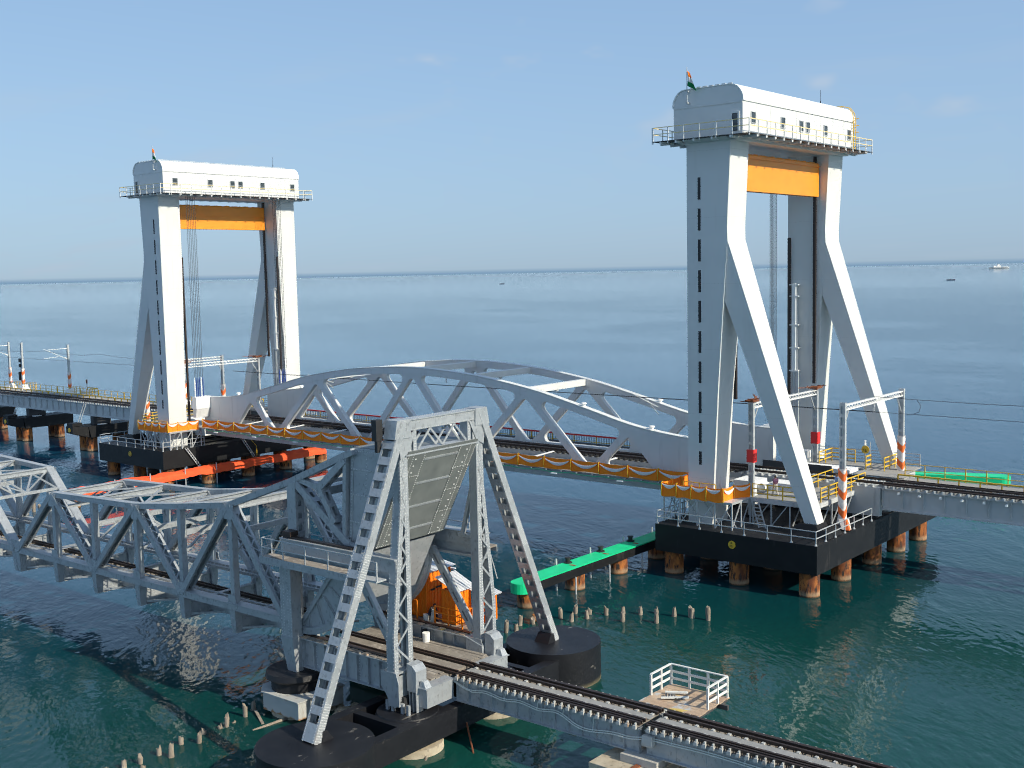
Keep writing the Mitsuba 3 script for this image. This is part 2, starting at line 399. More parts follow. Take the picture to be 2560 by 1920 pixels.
def tower(sg):
    g = mk(sg)
    side = 'right' if sg > 0 else 'left'
    where = 'right hand and nearer white lift tower with inclined back legs' if sg > 0 else 'left hand and farther white lift tower, behind the orange fender'
    t = thing('lift_tower', where, 'bridge tower', 'lift towers of the new bridge')
    for fl in (lambda m: m, yflip):
        u = put('upright_leg', g(fl(leg_upright())), 'm_tower', t)
        put('inclined_leg', g(fl(leg_inclined())), 'm_tower', t)
        yo = -10.31
        for k in range(10):
            zt = 31.74 - 2.418 * k
            h = 1.73 if k < 9 else 1.08
            sl = M().box(37.26, 37.50, yo - 0.02, yo + 0.05, zt - h, zt)
            for q in range(1, 3):
                zz = zt - h * q / 3
                sl.box(37.24, 37.52, yo - 0.035, yo - 0.021, zz - 0.03, zz + 0.03)
            put('slit_window', g(fl(sl)), 'm_dark', u)
        if fl is yflip:
            continue
    # arched door outline on the channel web of the near leg
    if sg > 0:
        arch = [(-9.3, 6.45), (-8.5, 6.45), (-8.5, 8.1), (-8.57, 8.42), (-8.73, 8.6), (-8.9, 8.67), (-9.07, 8.6), (-9.23, 8.42), (-9.3, 8.1)]
        put('hatch', g(M().prism(arch, 'x', 38.56, 38.62)), 'm_tower', t)
    # cross head and machine house
    hb = M().box(35.75, 40.7, -10.31, 10.31, 34.402, 34.598)
    hb.prism([(10.31, 34.402), (11.3, 34.655), (10.31, 34.655)], 'x', 36.25, 40.16).prism([(-10.31, 34.402), (-10.31, 34.655), (-11.0, 34.655)], 'x', 36.25, 40.16)
    put('cross_head', g(hb), 'm_tower', t)
    put('sheave_beam', g(M().box(35.0, 35.72, -7.35, 7.35, 34.45, 34.93)), 'm_span', t)
    hs = put('machine_house', g(M().prism(HOUSE, 'y', -10.28, 10.28)), 'm_house', t, smooth=25)
    r = [(x * 1.0 + (0.03 if x > 38 else -0.03), z) for x, z in HOUSE if z >= 37.4]
    r2 = [(38.14 + (x - 38.14) * 1.022, z + 0.05) for x, z in r]
    roof = Polygon([(r2[0][0], 37.30)] + r2 + [(r2[-1][0], 37.30)]).difference(Polygon([(r[0][0] - 0.028, 37.2)] + [(x - (0.028 if x > 38 else -0.028), z + 0.003) for x, z in r] + [(r[-1][0] + 0.028, 37.2)]))
    rk = put('roof', g(M().prism(roof, 'y', -10.34, 10.34)), 'm_roof', hs, smooth=25)
    band = M()
    for y in (-10.285, 10.285):
        a, b = sorted((y, y + (0.05 if y > 0 else -0.05)))
        band.box(35.09, 41.19, a, b, 37.18, 37.40)
    put('cornice_band', g(band), 'm_house', hs)
    seams = M()
    for k in range(1, 9):
        y = -10.28 + k * 20.56 / 9
        seams.box(41.192, 41.21, y - 0.02, y + 0.02, 35.0, 37.28).box(35.07, 35.088, y - 0.02, y + 0.02, 35.0, 37.28)
    put('panel_joint', g(seams), 'm_house', hs)
    for y0, y1 in WIN_Y:
        window(hs, 41.19, y0, y1, 35.69, 36.60, hs, g, 1)
        window(hs, 35.09, y0, y1, 35.69, 36.60, hs, g, -1)
    d = M()
    x0, x1 = 40.17, 40.91
    d.box(x0, x0 + 0.12, -10.35, -10.283, 35.05, 36.52).box(x1 - 0.12, x1, -10.35, -10.283, 35.05, 36.52).box(x0 + 0.12, x1 - 0.12, -10.35, -10.283, 36.40, 36.52)
    dk = put('door', g(d), 'm_trim', hs)
    put('pane', g(M().box(x0 + 0.12, x1 - 0.12, -10.32, -10.284, 35.05, 36.40)), 'm_glass', dk)
    # maintenance walkway
    X0, X1, Y0, Y1 = 33.85, 42.45, -11.55, 11.55
    w = M()
    w.box(X0, X1, Y0, -10.32, 34.66, 34.70).box(X0, X1, 10.32, Y1, 34.66, 34.70).box(X0, 35.06, -10.32, 10.32, 34.66, 34.70).box(41.22, X1, -10.32, 10.32, 34.66, 34.70)
    wk = put('walkway', g(w), 'm_deckdark', t)
    n = 15
    for k in range(n):
        y = -10.3 + 20.6 * k / (n - 1)
        put('bracket', g(M().box(41.2, X1 - 0.02, y - 0.06, y + 0.06, 34.46, 34.655)), 'm_span', wk)
        put('bracket', g(M().box(X0 + 0.02, 35.08, y - 0.06, y + 0.06, 34.46, 34.655)), 'm_span', wk)
    for x in (34.6, 36.0, 37.6, 39.2, 40.8):
        put('bracket', g(M().box(x - 0.07, x + 0.07, Y0 + 0.02, -10.3, 34.46, 34.655)), 'm_trim', wk)
        put('bracket', g(M().box(x - 0.07, x + 0.07, 10.3, Y1 - 0.02, 34.46, 34.655)), 'm_trim', wk)
    c = [(X0, Y0 + 0.05, 34.7), (X1 - 0.05, Y0 + 0.05, 34.7), (X1 - 0.05, Y1 - 0.05, 34.7), (X0 + 0.05, Y1 - 0.05, 34.7), (X0 + 0.05, Y0 + 0.05, 34.7)]
    for a, b in zip(c[:-1], c[1:]):
        po, ra = M(), M()
        a, b = np.array(a), np.array(b); L = np.linalg.norm(b - a); q = int(round(L / 1.48))
        for k in range(q + 1):
            p = a + (b - a) * k / q
            po.beam(p - (0, 0, 0.2), p + (0, 0, 1.08), 0.07, 0.07, (1, 0, 0))
        for hh in (0.55, 1.06):
            ra.beam(a + (0, 0, hh), b + (0, 0, hh), 0.05, 0.05)
        put('railing_post', g(po), 'm_trim', wk)
        put('handrail', g(ra), 'm_paleyellow', wk)
    # caged ladder over the roof end
    ld = M(); yl = 9.95
    path = [(41.42, 34.7), (41.42, 37.5), (41.3, 38.1), (40.9, 38.62), (40.3, 38.78), (39.6, 38.8)]
    for y in (yl - 0.22, yl + 0.22):
        ld.tube([(x, y, z) for x, z in path], 0.035)
    for k in range(10):
        z = 34.95 + 0.28 * k
        ld.cyl((41.42, yl - 0.22, z), (41.42, yl + 0.22, z), 0.02, n=5)
    for z in (35.8, 36.4, 37.0, 37.6):
        ld.tube([(41.42 + 0.4 * math.sin(a), yl + 0.3 * math.cos(a), z) for a in np.linspace(0, math.pi, 7)], 0.02, 5)
    put('cage_ladder', g(ld), 'm_yellow', t)
    # guide rails and shafts on the legs
    for s in (-1, 1):
        a, b = sorted((7.38 * s, 7.2 * s))
        put('guide_rail', g(M().box(36.3, 36.55, a, b, 6.5, 27.2)), 'm_rail', t)
        put('guide_rail', g(M().box(38.77, 39.03, a, b, 14.0, 34.3)), 'm_rail', t)
    sh = M()
    for y in (7.28,):
        sh.box(36.86, 37.22, y - 0.32, y + 0.06, 15.0, 23.05)
        for z in (15.1, 17.2, 19.3, 21.9, 22.95):
            sh.box(36.6, 37.5, y - 0.36, y + 0.08, z - 0.05, z + 0.05)
    put('counter_shaft', g(sh), 'm_white', t)
    put('conduit', g(M().box(37.0, 37.14, 6.95, 7.1, 7.0, 15.0).box(37.36, 37.5, 6.95, 7.1, 7.0, 15.0)), 'm_galv', t)
    # pedestals of the inclined legs
    for s in (-1, 1):
        pd = M().hexa(ring(45.0, 48.2, *sorted((-10.1 * s, -7.5 * s)), 4.15), ring(46.9, 47.95, *sorted((-9.75 * s, -7.8 * s)), 4.72))
        pd2 = M().hexa(ring(44.6, 47.4, *sorted((-9.9 * s, -7.6 * s)), 4.151), ring(45.55, 47.0, *sorted((-9.6 * s, -7.9 * s)), 5.0))
        pd.v += pd2.v; pd.f += [f + pd.n for f in pd2.f]; pd.n += pd2.n
        put('leg_pedestal', g(pd), 'm_black', t)
    # roof ridge rail
    rr = M()
    for y in (-9.8, -6, -2, 2, 6, 9.2):
        rr.box(36.5, 36.56, y - 0.03, y + 0.03, 38.6, 38.78)
    rr.box(36.5, 36.56, -9.9, 9.3, 38.74, 38.80)
    for k in range(7):
        rr.box(36.6 + 0.55 * k, 36.95 + 0.55 * k, -10.25, -10.1, 38.655, 38.74)
    put('roof_rail', g(rr), 'm_galv', t)

    # counterweight
    lipz, lx = (33.36, 39.36)
    c = thing('counterweight', f'orange counterweight beam hung between the legs of the {side} lift tower', 'counterweight', 'orange counterweight beams')
    put('beam', g(M().box(38.55, 39.33, -7.18, 7.18, 30.74, 33.6)), 'm_orange', c)
    put('ledge', g(M().box(39.331, 39.45, -7.18, 7.18, 33.32, 33.40).box(38.40, 38.549, -7.18, 7.18, 32.38, 32.46)), 'm_orange', c)
    top = M()
    for k in range(24):
        y = -7.1 + k * 14.2 / 24
        h = 0.05 + 0.07 * math.sin(k * 1.9) ** 2
        top.hexa(ring(38.56, 39.32, y, y + 0.585, 33.601), ring(38.62, 39.26, y + 0.03, y + 0.555, 33.62 + h))
    put('cover', g(top), 'm_orange', c)
    # flag and lightning rod
    f = thing('flag', f'tricolour flag on the near end of the {side} machine house roof', 'flag', 'flags on the machine houses')
    fx = 36.5
    put('pole', g(M().cyl((fx, -10.6, 37.5), (fx, -10.6, 40.32), 0.04, 0.025).box(fx - 0.08, fx + 0.08, -10.66, -10.28, 37.5, 37.62).box(fx - 0.05, fx + 0.05, -10.62, -10.28, 38.4, 38.5)), 'm_galv', f)
    hang = lambda a, b: (a * (0.15 + 0.72 * b ** 0.9), 0.10 * math.sin(9 * a + 3 * b), 40.0 - 1.12 * b - 0.42 * a * b - 0.1 * a)
    for q, mt in enumerate(('m_flag_orange', 'm_flag_white', 'm_flag_green')):
        gv, gf = [], []
        for i in range(9):
            for j in range(5):
                a, b = i / 8, q / 3 + j / 12
                dx, dy, z = hang(a, b)
                gv.append((fx + 0.03 + dx, -10.6 + dy, z))
        for i in range(8):
            for j in range(4):
                k = i * 5 + j
                gf.append([k, k + 5, k + 6, k + 1])
        fm = M().add(gv, gf)
        if sg < 0:
            fm.v = [v * [-1, 1, 1] + [2 * 0, 0, 0] for v in fm.v]
            fm.v = [np.stack([2 * (-fx) - v[:, 0], v[:, 1], v[:, 2]], 1) for v in fm.v]
        put('cloth', fm, mt, f, smooth=True, label=('saffron stripe', 'white stripe', 'green stripe')[q])
    k = put('lightning_rod', g(M().cyl((38.6, 9.0, 38.6), (38.6, 9.0, 39.4), 0.04, n=6).cyl((38.6, 9.0, 39.4), (38.6, 9.0, 40.35), 0.022, n=6)), 'm_dark')
    lab(k, f'thin lightning rod on the far end of the {side} machine house roof', 'lightning rod', 'lightning rods')
    return t


for sg in (-1, 1):
    tower(sg)

# ---------------------------------------------------------------- new bridge: piers
RAIL_Y = 0.87


def tower_pier(sg):
    g = mk(sg)
    side = 'right' if sg > 0 else 'left'
    t = thing('tower_pier', f'black pier cap on rusty piles under the {side} lift tower', 'bridge pier', 'black tower piers')
    cap = M().box(34.48, 48.45, -12.58, 12.58, 1.96, 4.15)
    put('pile_cap', g(cap), 'm_black', t)
    st = M()
    for x in (36.2, 39.2, 43.6):
        st.box(x, x + 0.3, -6.2, 6.2, 4.15, 4.32)
    put('plinth', g(st), 'm_black', t)
    for x in (35.5, 41.4, 47.3):
        for y in (-11.35, -5.7, 0.4, 5.6, 10.7):
            put('pile', g(M().cyl((x, y, -3), (x, y, 1.96), 0.77, n=24)), 'm_pile', t, smooth=40)
    r = M().rail([(34.6, -6.6, 4.15), (34.6, -12.45, 4.15), (48.3, -12.45, 4.15), (48.3, -2.2, 4.15)], 1.05, 0.03, 1.85, (0.5,), 0.03, 0.11)
    put('railing', g(r), 'm_galv', t)
    b = put('number_disc', M().cyl((41.46 * sg, -12.583, 3.34), (41.46 * sg, -12.63, 3.34), 0.31, n=24), 'm_yellow', t, label='round yellow plate with the pier number')
    for txt, dz in (('P', 0.06), ('76' if sg > 0 else '77', -0.20)):
        tx = meshkit.text_mesh(txt, 0.16, 0.012, True)
        v = np.array(tx.vertices); v[:, 0] -= v[:, 0].mean()
        put('lettering', (np.stack([41.46 * sg + v[:, 0], -12.632 - v[:, 2], 3.34 + dz + v[:, 1]], 1), tx.faces), 'm_dark', b)
    lz = M()
    for y0, y1 in ((-9.4, -7.6), (-1.0, 0.7)):
        if sg > 0 and y0 > -5:
            continue
        for q in (-0.19, 0.19):
            lz.beam((34.32 + q * 0.3, y0 + q, 4.2), (34.32 + q * 0.3, y1 + q, 1.75), 0.06, 0.09)
        for k in range(9):
            a = (k + 0.5) / 9
            lz.beam((34.32, y0 + (y1 - y0) * a - 0.19, 4.2 - 2.45 * a), (34.32, y0 + (y1 - y0) * a + 0.19, 4.2 - 2.45 * a), 0.05, 0.05)
        put('ladder', g(lz), 'm_galv', t); lz = M()
    if sg < 0:
        put('ladder_handrail', g(M().tube([(34.2, -0.3, 4.6), (34.2, 1.0, 3.1), (34.2, 1.0, 1.9)], 0.04)), 'm_yellow', t)


for sg in (-1, 1):
    tower_pier(sg)


# ---------------------------------------------------------------- access platforms round the legs, with draped banners
def swag_panel(parent, a, b, z0, z1, nrm, phase=0):
    """one bay of banner cloth between two posts a, b (x, y) with a white swag; nrm is the outward direction."""
    a, b, nrm = np.array(a, float), np.array(b, float), np.array(nrm, float)
    L = np.linalg.norm(b - a)
    N, K = 17, 7
    gv, gf = [], []
    for i in range(N):
        s = i / (N - 1)
        for j in range(K):
            q = j / (K - 1)
            ztop = z1 - 0.07 * 4 * s * (1 - s)
            zb = z0 + 0.05 * math.sin(5 * s + phase)
            o = 0.035 * math.sin(14 * s + phase) * q * (1 - q) * 3 + 0.03 * math.sin(31 * s + 2 * phase) * q
            p = a + (b - a) * s + nrm * o
            gv.append((p[0], p[1], zb + (ztop - zb) * q))
    for i in range(N - 1):
        for j in range(K - 1):
            k = i * K + j
            gf.append([k, k + K, k + K + 1, k + 1])
    back = [(x - nrm[0] * 0.012, y - nrm[1] * 0.012, z) for x, y, z in gv]
    put('cloth', M().add(gv, gf).add(back, [list(reversed(f)) for f in gf]), 'm_banner', parent, smooth=True)
    sv, sf = [], []
    dep = min(0.62, 0.24 * L + 0.06)
    for i in range(N):
        s = 0.05 + 0.9 * i / (N - 1)
        c = 4 * s * (1 - s)
        zt, zb = z1 - 0.06 - (dep - 0.27) * c, z1 - 0.09 - dep * c
        for j, z in enumerate((zt, (zt + zb) / 2, zb)):
            o = 0.075 + (0.05 if j == 1 else 0)
            p = a + (b - a) * s + nrm * o
            sv.append((p[0], p[1], z))
    for i in range(N - 1):
        for j in range(2):
            k = i * 3 + j
            sf.append([k, k + 3, k + 4, k + 1])
    put('swag', M().add(sv, sf), 'm_swag', parent, smooth=True)


def banner(label, pts, z0, z1, step, ends=True):
    t = thing('draped_banner', label, 'banner', 'orange banners with white swags')
    ph = 0
    for (a, b) in zip(pts[:-1], pts[1:]):
        a, b = np.array(a, float), np.array(b, float)
        L = np.linalg.norm(b - a); n = max(1, int(round(L / step))); d = (b - a) / L
        nrm = np.array([d[1], -d[0]])
        for k in range(n):
            p, q = a + (b - a) * k / n, a + (b - a) * (k + 1) / n
            swag_panel(t, p + nrm * 0.06, q + nrm * 0.06, z0, z1, nrm, ph); ph += 1.3
            po = M().beam((*p, z0 - 0.05), (*p, z1 + 0.06), 0.07, 0.07, (1, 0, 0))
            if k == n - 1:
                po.beam((*q, z0 - 0.05), (*q, z1 + 0.06), 0.07, 0.07, (1, 0, 0))
            put('post', po, 'm_yellow', t)
            rb = M()
            for s in (0.0,):
                rb.beam((*(p + nrm * 0.13), z0 + 0.02), (*(p + nrm * 0.13), z1 + 0.02), 0.06, 0.06, (1, 0, 0))
            put('ribbon', rb, 'm_yellow', t)


def brace_bay(m, p, q, z0, z1):
    m.beam((*p, z0), (*q, z1), 0.07, 0.07).beam((*p, z1), (*p, z0), 0.10, 0.10, (1, 0, 0)).beam((*q, z1), (*q, z0), 0.10, 0.10, (1, 0, 0)).beam((*p, z1 - 0.06), (*q, z1 - 0.06), 0.08, 0.1)


def leg_platform(sg):
    g = mk(sg)
    side = 'right' if sg > 0 else 'left'
    for near in (1, -1):
        fl = (lambda m: m) if near > 0 else yflip
        t = thing('access_platform', f'braced steel platform round the {"near" if near > 0 else "far"} leg of the {side} lift tower', 'platform', 'access platforms round the tower legs')
        put('floor', g(fl(M().box(34.5, 36.2, -11.5, -7.0, 6.26, 6.34).box(36.2, 40.9, -11.5, -10.36, 6.26, 6.34).box(38.7, 40.9, -10.36, -8.0, 6.26, 6.34))), 'm_galv', t)
        fr = M()
        xs = [34.6, 36.1, 37.7, 39.3, 40.8]
        for a, b in zip(xs[:-1], xs[1:]):
            brace_bay(fr, (a, -11.4), (b, -11.4), 4.15, 6.26)
        for (x, ys) in ((34.6, [-11.4, -9.8, -8.3, -7.0]), (40.8, [-11.4, -9.9, -8.4])):
            for a, b in zip(ys[:-1], ys[1:]):
                brace_bay(fr, (x, a), (x, b), 4.15, 6.26)
        for a, b in zip(xs[:-1], xs[1:]):
            fr.beam((b, -10.6, 4.15), (a, -10.6, 6.2), 0.06, 0.06)
        put('frame', g(fl(fr)), 'm_galv', t)
        if near > 0:
            inner = M().rail([(36.05, -10.75, 6.34), (39.0, -10.75, 6.34)], 1.15, 0.03, 1.4, (), 0.03)
            put('railing', g(inner), 'm_yellow', t)
    P = [(34.52, -7.0), (34.52, -11.52), (40.0, -11.52), (40.0, -9.7), (40.75, -8.4)] if sg > 0 else [(-40.9, -9.0), (-40.9, -11.52), (-34.9, -11.52), (-34.52, -7.3)]
    if sg < 0:
        P = [(-40.9, -11.52), (-34.9, -11.52), (-34.52, -7.4)]
    banner(f'orange banner with white swags wrapped round the access platform of the {side} lift tower', P, 6.28, 7.40, 1.45)


for sg in (-1, 1):
    leg_platform(sg)

# walkway platform with yellow railings beside the right tower (and its twin on the left)
for sg in (1, -1):
    g = mk(sg)
    side = 'right' if sg > 0 else 'left'
    t = thing('maintenance_walkway', f'grey walkway with yellow railings at track level on the {side} tower pier', 'walkway', 'maintenance walkways on the tower piers')
    put('floor', g(M().box(40.92, 46.4, -8.4, -4.6, 6.22, 6.32).box(43.4, 46.4, -4.6, 1.2, 6.22, 6.32)), 'm_deckgrey', t)
    put('edge_beam', g(M().box(40.92, 46.42, -8.5, -8.402, 5.95, 6.32).box(46.402, 46.5, -8.4, 1.2, 5.95, 6.32)), 'm_girder', t)
    fr = M()
    xs = [41.0, 42.6, 44.2]
    for a, b in zip(xs[:-1], xs[1:]):
        brace_bay(fr, (a, -8.3), (b, -8.3), 4.15, 6.2)
    ys = [-7.4, -5.3, -3.2, -1.1, 1.0]
    for a, b in zip(ys[:-1], ys[1:]):
        brace_bay(fr, (46.3, a), (46.3, b), 4.15, 6.2)
        fr.beam((44.0, a, 4.15), (44.0, b, 6.2), 0.07, 0.07)
    put('frame', g(fr), 'm_galv', t)
    put('railing', g(M().rail([(41.0, -8.35, 6.32), (44.9, -8.35, 6.32)], 1.1, 0.035, 1.3, (0.33, 0.66))), 'm_yellow', t)
    put('railing', g(M().rail([(46.35, -7.4, 6.32), (46.35, 1.1, 6.32)], 1.1, 0.035, 1.4, (0.33, 0.66))), 'm_yellow', t)
    put('railing', g(M().rail([(43.5, -4.6, 6.32), (43.5, 1.1, 6.32)], 1.1, 0.03, 1.4, (0.5,))), 'm_yellow', t)
    st = M()
    for q in (-0.3, 0.3):
        st.beam((41.3 + q, -8.7, 6.3), (42.4 + q, -9.4, 4.15), 0.06, 0.12)
    for k in range(8):
        a = (k + 0.5) / 8
        st.beam((41.3 - 0.3 + 1.1 * a, -8.7 - 0.7 * a, 6.3 - 2.15 * a), (41.3 + 0.3 + 1.1 * a, -8.7 - 0.7 * a, 6.3 - 2.15 * a), 0.14, 0.04)
    put('stair', g(st), 'm_galv', t)
    # far side: gantry boards and yellow railings
    t2 = thing('service_gantry', f'concrete topped gantry with yellow railings beyond the track on the {side} tower pier', 'walkway', 'service gantries beyond the track')
    put('floor', g(M().box(37.2, 48.4, 4.6, 8.4, 6.92, 7.02).box(44.8, 49.2, 2.3, 4.6, 6.92, 7.02)), 'm_deckgrey', t2)
    put('supports', g(M().box(38, 38.2, 5, 8, 4.15, 6.92).box(42, 42.2, 5, 8, 4.15, 6.92).box(46, 46.2, 5, 8, 4.15, 6.92).box(47.8, 48.0, 3, 8, 4.15, 6.92)), 'm_girder', t2)
    put('cover_slab', g(M().box(39.7, 44.5, 2.3, 4.1, 6.95, 7.25)), 'm_white', t2)
    put('railing', g(M().rail([(38.4, 8.3, 7.02), (48.3, 8.3, 7.02)], 1.1, 0.03, 1.6, (0.25, 0.5, 0.75))), 'm_galv', t2)
    put('railing', g(M().rail([(40.6, 4.75, 7.02), (40.6, 7.4, 7.02), (42.8, 7.4, 7.02)], 1.15, 0.04, 1.1, (0.33, 0.66))), 'm_yellow', t2)
    put('railing', g(M().rail([(46.6, 4.6, 7.02), (46.6, 8.2, 7.02)], 1.15, 0.04, 1.2, (0.33, 0.66))), 'm_yellow', t2)
    put('railing', g(M().rail([(45.0, 4.5, 7.02), (45.0, 5.6, 7.02)], 1.15, 0.05, 1.1, (0.33, 0.66))), 'm_yellow', t2)
    put('cabinet', g(M().box(38.6, 39.3, 5.2, 6.0, 7.02, 8.1)), 'm_white', t2)
k = thing('number_sign', 'round yellow pier number sign with white lamp on a post beyond the track', 'sign')
put('post', M().cyl((43.9, 6.9, 7.0), (43.9, 6.9, 8.6), 0.04, n=6).cyl((44.4, 6.9, 7.0), (44.4, 6.9, 9.1), 0.03, n=6), 'm_galv', k)
put('disc', M().cyl((44.0, 6.80, 8.4), (44.0, 6.76, 8.4), 0.36, n=20), 'm_yellow', k)
tx = meshkit.text_mesh('76', 0.24, 0.012, True); v = np.array(tx.vertices); v[:, 0] -= v[:, 0].mean()
put('lettering', (np.stack([44.0 + v[:, 0], 6.758 - v[:, 2], 8.2 + v[:, 1]], 1), tx.faces), 'm_dark', k)
put('lamp', M().cyl((43.95, 6.85, 8.76), (43.95, 6.85, 9.0), 0.11, 0.08, 10).cyl((43.95, 6.85, 9.0), (43.95, 6.85, 9.2), 0.07, 0.1, 10), 'm_white', k)

# ---------------------------------------------------------------- lift span
_tx = np.array([-36.2, -33, -29.7, -26.7, -23.6, -20.3, -17.07, -13.4, -9.68, -5.8, -1.93, 0, 1.93, 5.5, 9.5, 13.2, 17.0, 20.3, 23.6, 26.5, 29.8, 33, 36.2])
_tz = np.array([10.0, 10.08, 10.40, 10.97, 11.70, 12.50, 13.25, 13.88, 14.40, 14.74, 14.92, 14.95, 14.92, 14.74, 14.40, 13.90, 13.25, 12.50, 11.70, 10.98, 10.42, 10.10, 10.0])
from scipy.interpolate import CubicSpline
_ts = CubicSpline(_tx, _tz)
top = lambda x: _ts(x)
xs = np.linspace(-36.2, 36.2, 121)
CH = 0.74
arch = Polygon([(x, top(x)) for x in xs] + [(x, top(x) - CH) for x in xs[::-1]])
gus = []
for s in (-1, 1):
    gus.append(Polygon([(36.2 * s, 6.62)] + [(x * s, top(x * s) - 0.3) for x in np.linspace(36.2, 26.6, 14)] + [(27.0 * s, 9.9), (30.0 * s, 6.62)]))
chordU = unary_union([arch] + gus)
botch = sbox(-36.2, 5.28, 36.2, 6.66)
dg = []
for s in (-1, 1):
    for (xa, xb) in ((27.0, 22.9), (15.2, 22.3), (15.0, 8.0), (0.15, 7.2)):
        za = top(xa) - 0.55
        dg.append(LineString([(xa * s, za), (xb * s, 6.2)]).buffer(0.34, cap_style=2))
full = unary_union([chordU, botch] + dg)
full = full.buffer(0.42, join_style=1, quad_segs=5).buffer(-0.84, join_style=1, quad_segs=5).buffer(0.42, join_style=1, quad_segs=5) if False else full.buffer(0.5, quad_segs=5).buffer(-0.5, quad_segs=5)
web = full.difference(chordU.buffer(0.004)).difference(botch.buffer(0.004))

ls = thing('lift_span', 'grey arched lift span of the new bridge between the two white towers', 'bridge span')
for Y in (-4.9, 4.9):
    put('arch_chord', M().prism(chordU, 'y', Y - 0.3, Y + 0.3), 'm_span', ls)
    for gq in sorted((q for q in getattr(web, 'geoms', [web]) if q.area > 0.3), key=lambda q: q.centroid.x):
        put('diagonal', M().prism(gq.simplify(0.01), 'y', Y - 0.27, Y + 0.27), 'm_span', ls)
    put('bottom_chord', M().prism(botch, 'y', Y - 0.32, Y + 0.32), 'm_span', ls)
    fl = M()
    for a, b in zip(xs[:-1], xs[1:]):
        fl.hexa([(a, Y - 0.36, top(a) + 0.003), (a, Y + 0.36, top(a) + 0.003), (a, Y + 0.36, top(a) + 0.04), (a, Y - 0.36, top(a) + 0.04)][::-1], [(b, Y - 0.36, top(b) + 0.003), (b, Y + 0.36, top(b) + 0.003), (b, Y + 0.36, top(b) + 0.04), (b, Y - 0.36, top(b) + 0.04)][::-1])
    put('top_flange', fl, 'm_tower', ls)
for x in (-15.0, -7.6, 0.1, 7.75, 15.0):
    z = float(top(x))
    put('cross_strut', M().box(x - 0.28, x + 0.28, -4.59, 4.59, z - 0.68, z - 0.06), 'm_tower', ls)
for x, Y in ((-29.6, -4.9), (21.9, -4.9), (29.3, -4.9), (29.3, 4.9), (-29.6, 4.9), (24.0, 4.9)):
    z = float(top(x)) + 0.04
    put('vent_cap', M().cyl((x, Y, z - 0.1), (x, Y, z + 0.22), 0.16, n=10).cyl((x, Y, z + 0.22), (x, Y, z + 0.34), 0.30, 0.22, 12), 'm_white', ls)
for x in np.arange(-33.75, 34, 3.75):
    put('floor_beam', M().box(x - 0.15, x + 0.15, -4.57, 4.57, 5.36, 6.25), 'm_span', ls)
for y in (-1.0, 1.0):
    put('stringer', M().box(-36.1, 36.1, y - 0.22, y + 0.22, 6.252, 6.78), 'm_girder', ls)
def sleepers(parent, x0, x1, z, n_parts=True, mat='m_dark'):
    step = 0.65
    n = int((x1 - x0) / step)
    for k in range(n):
        x = x0 + (k + 0.5) * (x1 - x0) / n
        m = M().box(x - 0.11, x + 0.11, -1.36, 1.36, z, z + 0.2)
        for s in (-1, 1):
            m.box(x - 0.16, x + 0.16, *sorted((s * 1.365, s * 1.40)), z + 0.01, z + 0.06).box(x - 0.05, x + 0.05, *sorted((s * 1.365, s * 1.39)), z + 0.06, z + 0.2)
        put('sleeper', m, mat, parent)
def rails(parent, x0, x1, z, mat='m_rail'):
    for y in (-RAIL_Y, RAIL_Y):
        put('rail', M().box(x0, x1, y - 0.07, y + 0.07, z, z + 0.03).box(x0, x1, y - 0.02, y + 0.02, z + 0.03, z + 0.13).box(x0, x1, y - 0.04, y + 0.04, z + 0.13, z + 0.19), mat, parent)
    for y in (-RAIL_Y + 0.3, RAIL_Y - 0.3):
        put('guard_rail', M().box(x0, x1, y - 0.06, y + 0.06, z, z + 0.16), mat, parent)
sleepers(ls, -36.0, 36.0, 6.785)
rails(ls, -36.15, 36.15, 6.99)
put('deck_plate', M().box(-36, 36, -3.0, -1.5, 6.27, 6.33).box(-36, 36, 1.5, 3.0, 6.27, 6.33), 'm_deckgrey', ls)
for x in np.arange(-30, 31, 7.5):
    put('cross_plank', M().hexa([(x, -4.5, 6.70), (x + 0.28, -4.5, 6.70), (x + 0.78, -1.5, 6.95), (x + 0.5, -1.5, 6.95)], [(x, -4.5, 6.76), (x + 0.28, -4.5, 6.76), (x + 0.78, -1.5, 7.01), (x + 0.5, -1.5, 7.01)]), 'm_white', ls)
put('walkway', M().box(-35.9, 35.9, -7.3, -5.25, 6.42, 6.5), 'm_deckgrey', ls)
put('walkway', M().box(-35.9, 35.9, 5.25, 7.3, 6.42, 6.5), 'm_deckdark', ls)
wb = M()
for x in np.arange(-35, 36, 1.75):
    wb.box(x - 0.04, x + 0.04, -7.3, -5.23, 6.3, 6.415).box(x - 0.06, x + 0.06, -7.42, -7.31, 6.33, 6.43)
put('walkway_bracket', wb, 'm_galv', ls)
lp = M()
for x in np.arange(-30.5, 34, 7.3):
    lp.hexa(ring(x - 0.55, x + 0.15, -7.75, -7.5, 6.13), ring(x - 0.5, x + 0.1, -7.72, -7.53, 6.22))
put('lamp', lp, 'm_white', ls)
gl = M()
gl.tube([(x, -7.42 - 0.03 * math.sin(x * 2), 6.34 - 0.10 * abs(math.sin(x * 0.85))) for x in np.arange(-33, 34.5, 0.6)], 0.03, 4)
put('garland', gl, 'm_green', ls)
pk = M()
for x in np.arange(-31.8, 32, 0.32):
    pk.box(x - 0.085, x + 0.085, 7.24, 7.28, 6.5, 7.2)
put('picket_screen', pk, 'm_skyblue', ls, label='pale blue picket screen on the far walkway', kind='stuff')
pk = M().box(-31.8, 32, 7.2, 7.3, 7.2, 7.36)
put('screen_top', pk, 'm_red', ls)
rl = M()
for x in np.arange(-31.8, 32, 2.9):
    rl.box(x - 0.04, x + 0.04, 7.15, 7.22, 6.5, 7.2)
